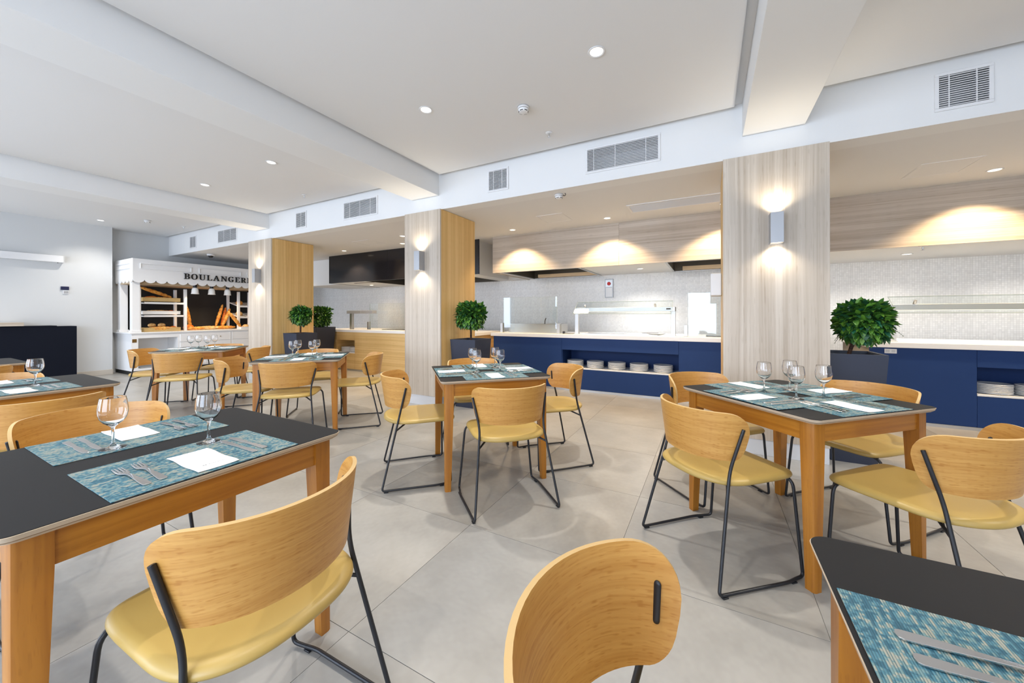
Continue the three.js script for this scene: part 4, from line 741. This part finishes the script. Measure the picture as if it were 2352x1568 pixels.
// ---------------------------------------------------------------- bakery stall
const font = await new FontLoader().loadAsync('fonts/droid/droid_serif_bold.typeface.json');
const BX = -10.17, BF = -10.10, Z0 = -2.93, Z1 = -5.93, ZBR = XREC + 0.012;
{
  const t = thing('bakery_stall', 'white bakery stall with scalloped canopy and black lettering', 'stall', [0, 0, 0]);
  // base cupboard with an open bay at its left
  mesh('base_cabinet', [bx(ZBR, BX + 0.0, 0.08, 0.83, Z1, -3.66), bx(ZBR, BX, 0.08, 0.83, -3.03, Z0), bx(ZBR, BX - 0.5, 0.08, 0.83, -3.66, -3.03), bx(BX - 0.5, BX, 0.735, 0.83, -3.66, -3.03), bx(BX - 0.5, BX, 0.08, 0.12, -3.66, -3.03)], M.stall, t);
  mesh('plinth', bx(ZBR, BX - 0.03, 0, 0.08, Z1 + 0.03, Z0 - 0.02), M.blackMatt, t);
  mesh('worktop', rb(ZBR, BX + 0.03, 0.83, 0.855, Z1 - 0.03, Z0 + 0.03, 0.003), M.stall, t);
  mesh('switch_plate', rb(BX, BX + 0.004, 0.653, 0.722, -3.007, -2.941, 0.001), M.brass, t);
  for (const [a, b] of [[-4.66, -3.70], [-5.62, -4.70]]) {
    const d = mesh('drawer', rb(BX + 0.0005, BX + 0.014, 0.625, 0.79, a, b, 0.003), M.stall, t); const k = mesh('knob', new THREE.SphereGeometry(0.011, 14, 10), M.brass, d); k.position.set(BX + 0.022, 0.71, b - 0.745 > a ? b - 0.745 : (a + b) / 2);
    for (const [c, e] of [[a, (a + b) / 2], [(a + b) / 2 + 0.004, b]]) { const dr = mesh('door', rb(BX + 0.0005, BX + 0.014, 0.11, 0.605, c, e, 0.003), M.stall, t); const q = mesh('knob', new THREE.SphereGeometry(0.011, 14, 10), M.brass, dr); q.position.set(BX + 0.022, 0.5, c === a ? e - 0.05 : c + 0.05); }
  }
  for (const z of [-4.65, -4.70]) mesh('pilaster', rb(BX + 0.001, BX + 0.016, 0.62, 0.80, z - 0.012, z + 0.012, 0.003), M.stall, t);
  mesh('back_panel', bx(ZBR, ZBR + 0.02, 0.855, 1.87, Z1, Z0 - 0.15), M.blackMatt, t);
  for (const [x, z] of [[BX - 0.06, -3.0], [-10.86, -3.0], [BX - 0.06, -5.86], [-10.86, -5.86]]) mesh('post', [rb(x - 0.06, x + 0.06, 0.855, 1.92, z - 0.06, z + 0.06, 0.004), rb(x - 0.075, x + 0.075, 0.855, 0.90, z - 0.075, z + 0.075, 0.003)], M.stall, t);
  mesh('header', [bx(ZBR, BX - 0.11, 1.84, 1.90, Z1 + 0.02, Z0 - 0.02)], M.tan, t);
  mesh('canopy_top', bx(ZBR, BF - 0.016, 2.30, 2.335, Z1, Z0 - 0.012), M.stall, t);
  // fascia boards with a scalloped lower edge
  const board = (L, n) => { const s = new THREE.Shape(), w = L / n; s.moveTo(0, 0.42); s.lineTo(0, -0.0); for (let i = 0; i < n; i++) { for (let k = 1; k <= 12; k++) { const q = k / 12; s.lineTo(i * w + q * w, -0.062 * Math.pow(Math.sin(Math.PI * q), 0.6)); } } s.lineTo(L, 0.42); s.closePath(); return new THREE.ExtrudeGeometry(s, { depth: 0.016, bevelEnabled: false }); };
  const f = mesh('fascia', board(3.0, 17).rotateY(Math.PI / 2).translate(BF - 0.016, 1.92, Z0), M.stall, t);
  for (let i = 0; i < 3; i++) { const a = -3.036 - i * 0.974, b = a - 0.839; mesh('moulding', [rb(BF, BF + 0.02, 2.24, 2.255, b, a, 0.003), rb(BF, BF + 0.02, 2.142, 2.157, b, a, 0.003), rb(BF, BF + 0.02, 2.157, 2.24, a - 0.015, a, 0.003), rb(BF, BF + 0.02, 2.157, 2.24, b, b + 0.015, 0.003)], M.stall, f); }
  const sd = mesh('side_fascia', board(BF - 0.016 - (ZBR + 0.02), 5).translate(ZBR + 0.02, 1.92, Z0 - 0.016), M.stall, t);
  mesh('moulding', [rb(-10.95, -10.22, 2.24, 2.255, Z0, Z0 + 0.012, 0.003), rb(-10.95, -10.22, 2.142, 2.157, Z0, Z0 + 0.012, 0.003)], M.stall, sd);
  // lettering
  let z = -3.735; for (const ch of 'BOULANGERIE') {
    const g = new TextGeometry(ch, { font, size: 0.118, depth: 0.012, curveSegments: 6, bevelEnabled: false }); g.computeBoundingBox(); const w = g.boundingBox.max.x - g.boundingBox.min.x; g.translate(-g.boundingBox.min.x, 0, 0); g.scale(1.06, 1.04, 1); g.rotateY(Math.PI / 2); g.translate(BF + 0.0125, 1.992, z); mesh('letter', g, M.blackMatt, t); z -= w * 1.06 + 0.0215;
  }
  // display racks
  for (const [a, b, nm] of [[-3.15, -3.86, 'l'], [-4.92, -5.16, 'r'], [-5.16, -5.80, 'r']]) {
    if (a !== -5.16) for (const x of [-10.36, -10.86]) for (const q of nm === 'l' ? [b] : [a, -5.16]) mesh('rack_upright', rb(x - 0.025, x + 0.025, 0.856, 1.78, q - 0.025, q + 0.025, 0.003), M.stall, t);
    for (const y of [1.20, 1.475]) { const s = mesh('rack_shelf', rb(-0.27, 0.27, -0.02, 0.0, b + 0.026, a - 0.026, 0.003), M.stall, t); s.position.set(-10.61, y, 0); s.rotation.z = nm === 'l' ? -0.06 : -0.22; const lip = mesh('lip', rb(0.25, 0.27, 0.0, 0.02, b + 0.026, a - 0.026, 0.003), M.stall, s); lip.position.set(0, 0, 0); }
  }
  mesh('rack_upright', rb(-10.385, -10.335, 0.856, 1.78, -3.125, -3.075, 0.003), M.stall, t);
}
[[-3.985, 'left'], [-4.30, 'middle'], [-4.62, 'right']].forEach(([z, w]) => {
  const t = thing('pendant_lamp', `${w} bell shaped white lamp under the bakery canopy`, 'lamp', [-10.22, 1.885, z], 0, 'bakery bell lamps');
  mesh('cap', lathe([[0, 0], [0.034, 0], [0.034, -0.07], [0, -0.07]], 20), M.black, t);
  mesh('shade', lathe([[0.034, -0.066], [0.05, -0.08], [0.062, -0.12], [0.066, -0.18], [0.074, -0.205], [0.072, -0.207], [0.063, -0.18], [0.058, -0.12], [0.046, -0.084], [0.03, -0.07]], 28), M.porcelain, t);
  mesh('bulb', new THREE.SphereGeometry(0.026, 16, 12).translate(0, -0.14, 0), S({ color: lin(1, 1, 1), emissive: lin(1, 0.8, 0.5), emissiveIntensity: 4 }), t);
  const l = new THREE.SpotLight(WARM, 2.2, 0, 1.2, 0.7, 2); l.position.set(-10.22, 1.67, z); l.target.position.set(-10.45, 0, z); l.castShadow = true; scene.add(l, l.target);
});
// breads
function baguetteGeo(L, R, bend = 0) {
  const n = 28, m = 12, rings = []; for (let i = 0; i <= n; i++) { const t = i / n, r = R * Math.pow(Math.max(0.02, Math.sin(Math.PI * Math.min(1, Math.max(0, t)))), 0.38) * (1 + 0.05 * Math.sin(t * 34)); const ring = []; for (let k = 0; k < m; k++) { const a = k / m * Math.PI * 2, up = Math.max(0, Math.sin(a)); ring.push([(t - 0.5) * L, r * Math.sin(a) * 0.85 + up * R * 0.10 * Math.sin(t * 40 + a) , r * Math.cos(a) + bend * Math.sin(Math.PI * t) * L]); } rings.push(ring); }
  return ringsGeometry(rings, (p) => [p[0], p[1] + p[2]]);
}
function loafGeo(a, b, c) { const g = mergeVertices(new THREE.SphereGeometry(1, 28, 18)), p = g.attributes.position; for (let i = 0; i < p.count; i++) { const x = p.getX(i), y = p.getY(i), z = p.getZ(i), k = 1 + 0.05 * Math.sin(x * 6 + z * 2); p.setXYZ(i, x * a * k, Math.max(y, -0.6) * b * k, z * c * k); } g.computeVertexNormals(); return metric(g); }
const BG = [baguetteGeo(0.58, 0.044), baguetteGeo(0.5, 0.045, 0.02), baguetteGeo(0.42, 0.047), baguetteGeo(0.34, 0.042, 0.02)], LF = [loafGeo(0.11, 0.075, 0.085), loafGeo(0.085, 0.06, 0.07), loafGeo(0.13, 0.07, 0.075)];
function bread(kind, geo, mat, x, y, z, rx, ry, rz, label) { const b = mesh(kind, geo, mat); b.position.set(x, y, z); b.rotation.set(rx, ry, rz, 'YXZ'); tag(b, label, 'bread', 'breads in the bakery stall'); }
const H2 = Math.PI / 2, ALONG = H2;                        // ALONG: lies along the counter (z)
bread('baguette', BG[0], M.crust, -10.84, 1.165, -4.10, 0.1, ALONG, -1.38, 'upright baguette leaning alone at the left of the black panel');
bread('baguette', BG[0], M.crust, -10.80, 1.19, -4.70, 0, ALONG, 1.30, 'tallest baguette leaning right of the black panel middle');
bread('baguette', BG[1], M.crustRed, -10.86, 1.15, -4.82, 0, ALONG, 1.38, 'darker leaning baguette behind the tallest one');
bread('baguette', BG[1], M.crust, -10.74, 1.135, -4.82, 0, ALONG, 1.2, 'third leaning baguette near the right rack');
bread('baguette', BG[1], M.crust, -10.27, 1.09, -4.80, 0, ALONG, -0.95, 'baguette leaning the other way before the right rack');
bread('baguette', BG[0], M.crust, -10.66, 0.905, -4.45, 0, ALONG, 0, 'long baguette lying flat behind the middle breads');
bread('baguette', BG[1], M.crust, -10.46, 0.906, -4.66, 0, ALONG + 0.1, 0, 'fat baguette lying at the front right of the counter');
bread('baguette', BG[2], M.crustPale, -10.42, 0.907, -4.30, 0, ALONG - 0.15, 0, 'pale seeded loaf lying at the front of the counter');
bread('baguette', BG[3], M.crust, -10.36, 0.904, -4.06, 0, ALONG + 0.2, 0, 'short loaf lying beside the round red loaf');
bread('round_loaf', LF[0], M.crustRed, -10.60, 0.912, -4.01, 0, 0.4, 0, 'round red-brown loaf beside the leaning baguette');
bread('round_loaf', LF[1], M.crustRed, -10.70, 0.90, -3.76, 0, 0, 0, 'round red-brown loaf at the foot of the left rack');
bread('round_loaf', LF[1], M.crustRed, -10.80, 1.255, -3.76, 0, 0, 0, 'round red loaf at the end of the middle shelf');
// baskets: bottom row, shelves
function basket(x, y, z, l, d, h, mat, label) {
  const t = thing('bread_basket', label, 'basket', [x, y, z], 0, 'bread baskets'), k = 0.008, w = (a, b, c, e) => bx(a, b, 0, h, c, e);
  mesh('weave', [w(-d / 2, d / 2, l / 2 - k, l / 2), w(-d / 2, d / 2, -l / 2, -l / 2 + k), w(d / 2 - k, d / 2, -l / 2 + k, l / 2 - k), w(-d / 2, -d / 2 + k, -l / 2 + k, l / 2 - k), bx(-d / 2 + k, d / 2 - k, 0, 0.008, -l / 2 + k, l / 2 - k)].map((g) => metric(g)), mat, t);
  mesh('rim', [tube([[-d / 2, h, -l / 2], [d / 2, h, -l / 2], [d / 2, h, l / 2], [-d / 2, h, l / 2], [-d / 2, h, -l / 2 + 0.01]], 0.008, 0.02, 6, 3)], mat, t);
}
basket(-10.46, 0.856, -3.45, 0.60, 0.36, 0.075, M.basket, 'wide straw basket on the bakery counter at left');
basket(-10.60, 1.497, -3.48, 0.62, 0.40, 0.075, M.basket, 'straw basket of baguettes on the top shelf');
basket(-10.60, 1.222, -3.48, 0.62, 0.40, 0.065, M.cloth, 'white cloth lined basket on the middle shelf');
basket(-10.235, 0.856, -5.02, 0.28, 0.16, 0.05, M.cloth, 'small white lined basket at the right of the counter');
const W = ['at the back', 'second from the back', 'third from the back', 'at the front'];
for (let i = 0; i < 4; i++) bread('baguette', BG[2], i % 2 ? M.crust : M.crustPale, -10.60 + 0.094 * i, 0.918, -3.45 + rr(-0.04, 0.04), 0, ALONG + rr(-0.04, 0.04), 0, `short loaf ${W[i]} of the counter basket`);
for (const [x, z, w] of [[-10.62, -3.36, 'left'], [-10.62, -3.52, 'right']]) bread('bread_roll', loafGeo(0.05, 0.045, 0.07), M.crustPale, x + 0.06, 0.985, z, 0, 0.3, 0, `pale oval roll standing at the ${w} of the counter basket`);
bread('baguette', BG[0], M.crust, -10.56, 1.70, -3.42, 0, ALONG, -0.36, 'baguette sloping down over the top shelf pile');
bread('baguette', BG[0], M.crust, -10.47, 1.555, -3.47, 0, ALONG, 0, 'baguette lying along the front of the top shelf');
bread('baguette', BG[1], M.crust, -10.575, 1.555, -3.46, 0, ALONG, 0, 'second baguette lying along the middle of the top shelf');
bread('round_loaf', LF[2], M.crustRed, -10.70, 1.552, -3.40, 0, ALONG, 0, 'shiny red loaf within the top shelf pile');
for (let i = 0; i < 3; i++) bread('baguette', BG[2], i === 1 ? M.crust : M.crustPale, -10.70 + 0.1 * i, 1.272, -3.48 + 0.06 * (i - 1), 0, ALONG, 0, `flat loaf ${['at the back', 'in the middle', 'at the front'][i]} of the middle shelf basket`);
bread('round_loaf', LF[1], M.crust, -10.58, 1.512, -5.04, 0, 0, -0.22, 'round golden loaf on the upper right shelf');
bread('round_loaf', LF[1], M.crustPale, -10.58, 1.237, -5.04, 0, 0, -0.22, 'round pale loaf on the lower right shelf');
bread('round_loaf', LF[1], M.crustPale, -10.235, 0.912, -5.02, 0, 0, 0, 'pale round loaf in the small lined basket');
{ const t = thing('tray_stack', 'grey tray lying in the open bay of the bakery base', 'tray', [-10.42, 0.121, -3.34]); for (let i = 0; i < 1; i++) mesh('tray', rb(-0.2, 0.2, 0, 0.02, -0.26, 0.26, 0.006), M.alu, t); }

// ---------------------------------------------------------------- left wall
{ const t = thing('serving_cabinet', 'black waist-high cabinet against the grey wall', 'cabinet', [0, 0, 0]);
  mesh('body', rb(XL + 0.013, -10.45, 0.0, 1.005, -2.27, -0.2, 0.003), M.navyDark, t); mesh('raised_top', rb(XL + 0.013, -10.44, 1.005, 1.018, -2.03, -0.2, 0.002), M.navyDark, t); 
  tag(mesh('wooden_tray', metric(rb(-10.76, -10.42, 1.019, 1.08, -1.66, -0.9, 0.004)), M.ash), 'shallow light wooden tray on top of the black cabinet', 'tray'); }
{ const t = thing('projector_screen', 'long white projector screen casing high on the grey wall', 'screen', [XL, 2.19, -1.2]);
  mesh('casing', rb(0, 0.10, 0, 0.125, -0.965, 0.9, 0.008, 2), M.plastic, t); mesh('end_cap', rb(0.004, 0.096, 0.004, 0.121, -0.975, -0.966, 0.003), M.wallGrey, t); mesh('pull_knob', cy(0.05, -0.012, 0, -0.9, 0.006), M.black, t); }
{ const t = thing('wall_controller', 'small wall control with a dark blue display on the grey wall', 'controller', [XL, 1.61, -2.19]);
  mesh('display', rb(0, 0.02, 0.075, 0.14, -0.055, 0.048, 0.003), M.screen, t); mesh('lower_plate', rb(0, 0.014, 0, 0.068, -0.055, 0.02, 0.003), M.plastic, t); mesh('keypad', rb(0.014, 0.017, 0.012, 0.055, -0.047, 0.012, 0.001), M.alu, t); }

renderer.render(scene, camera);
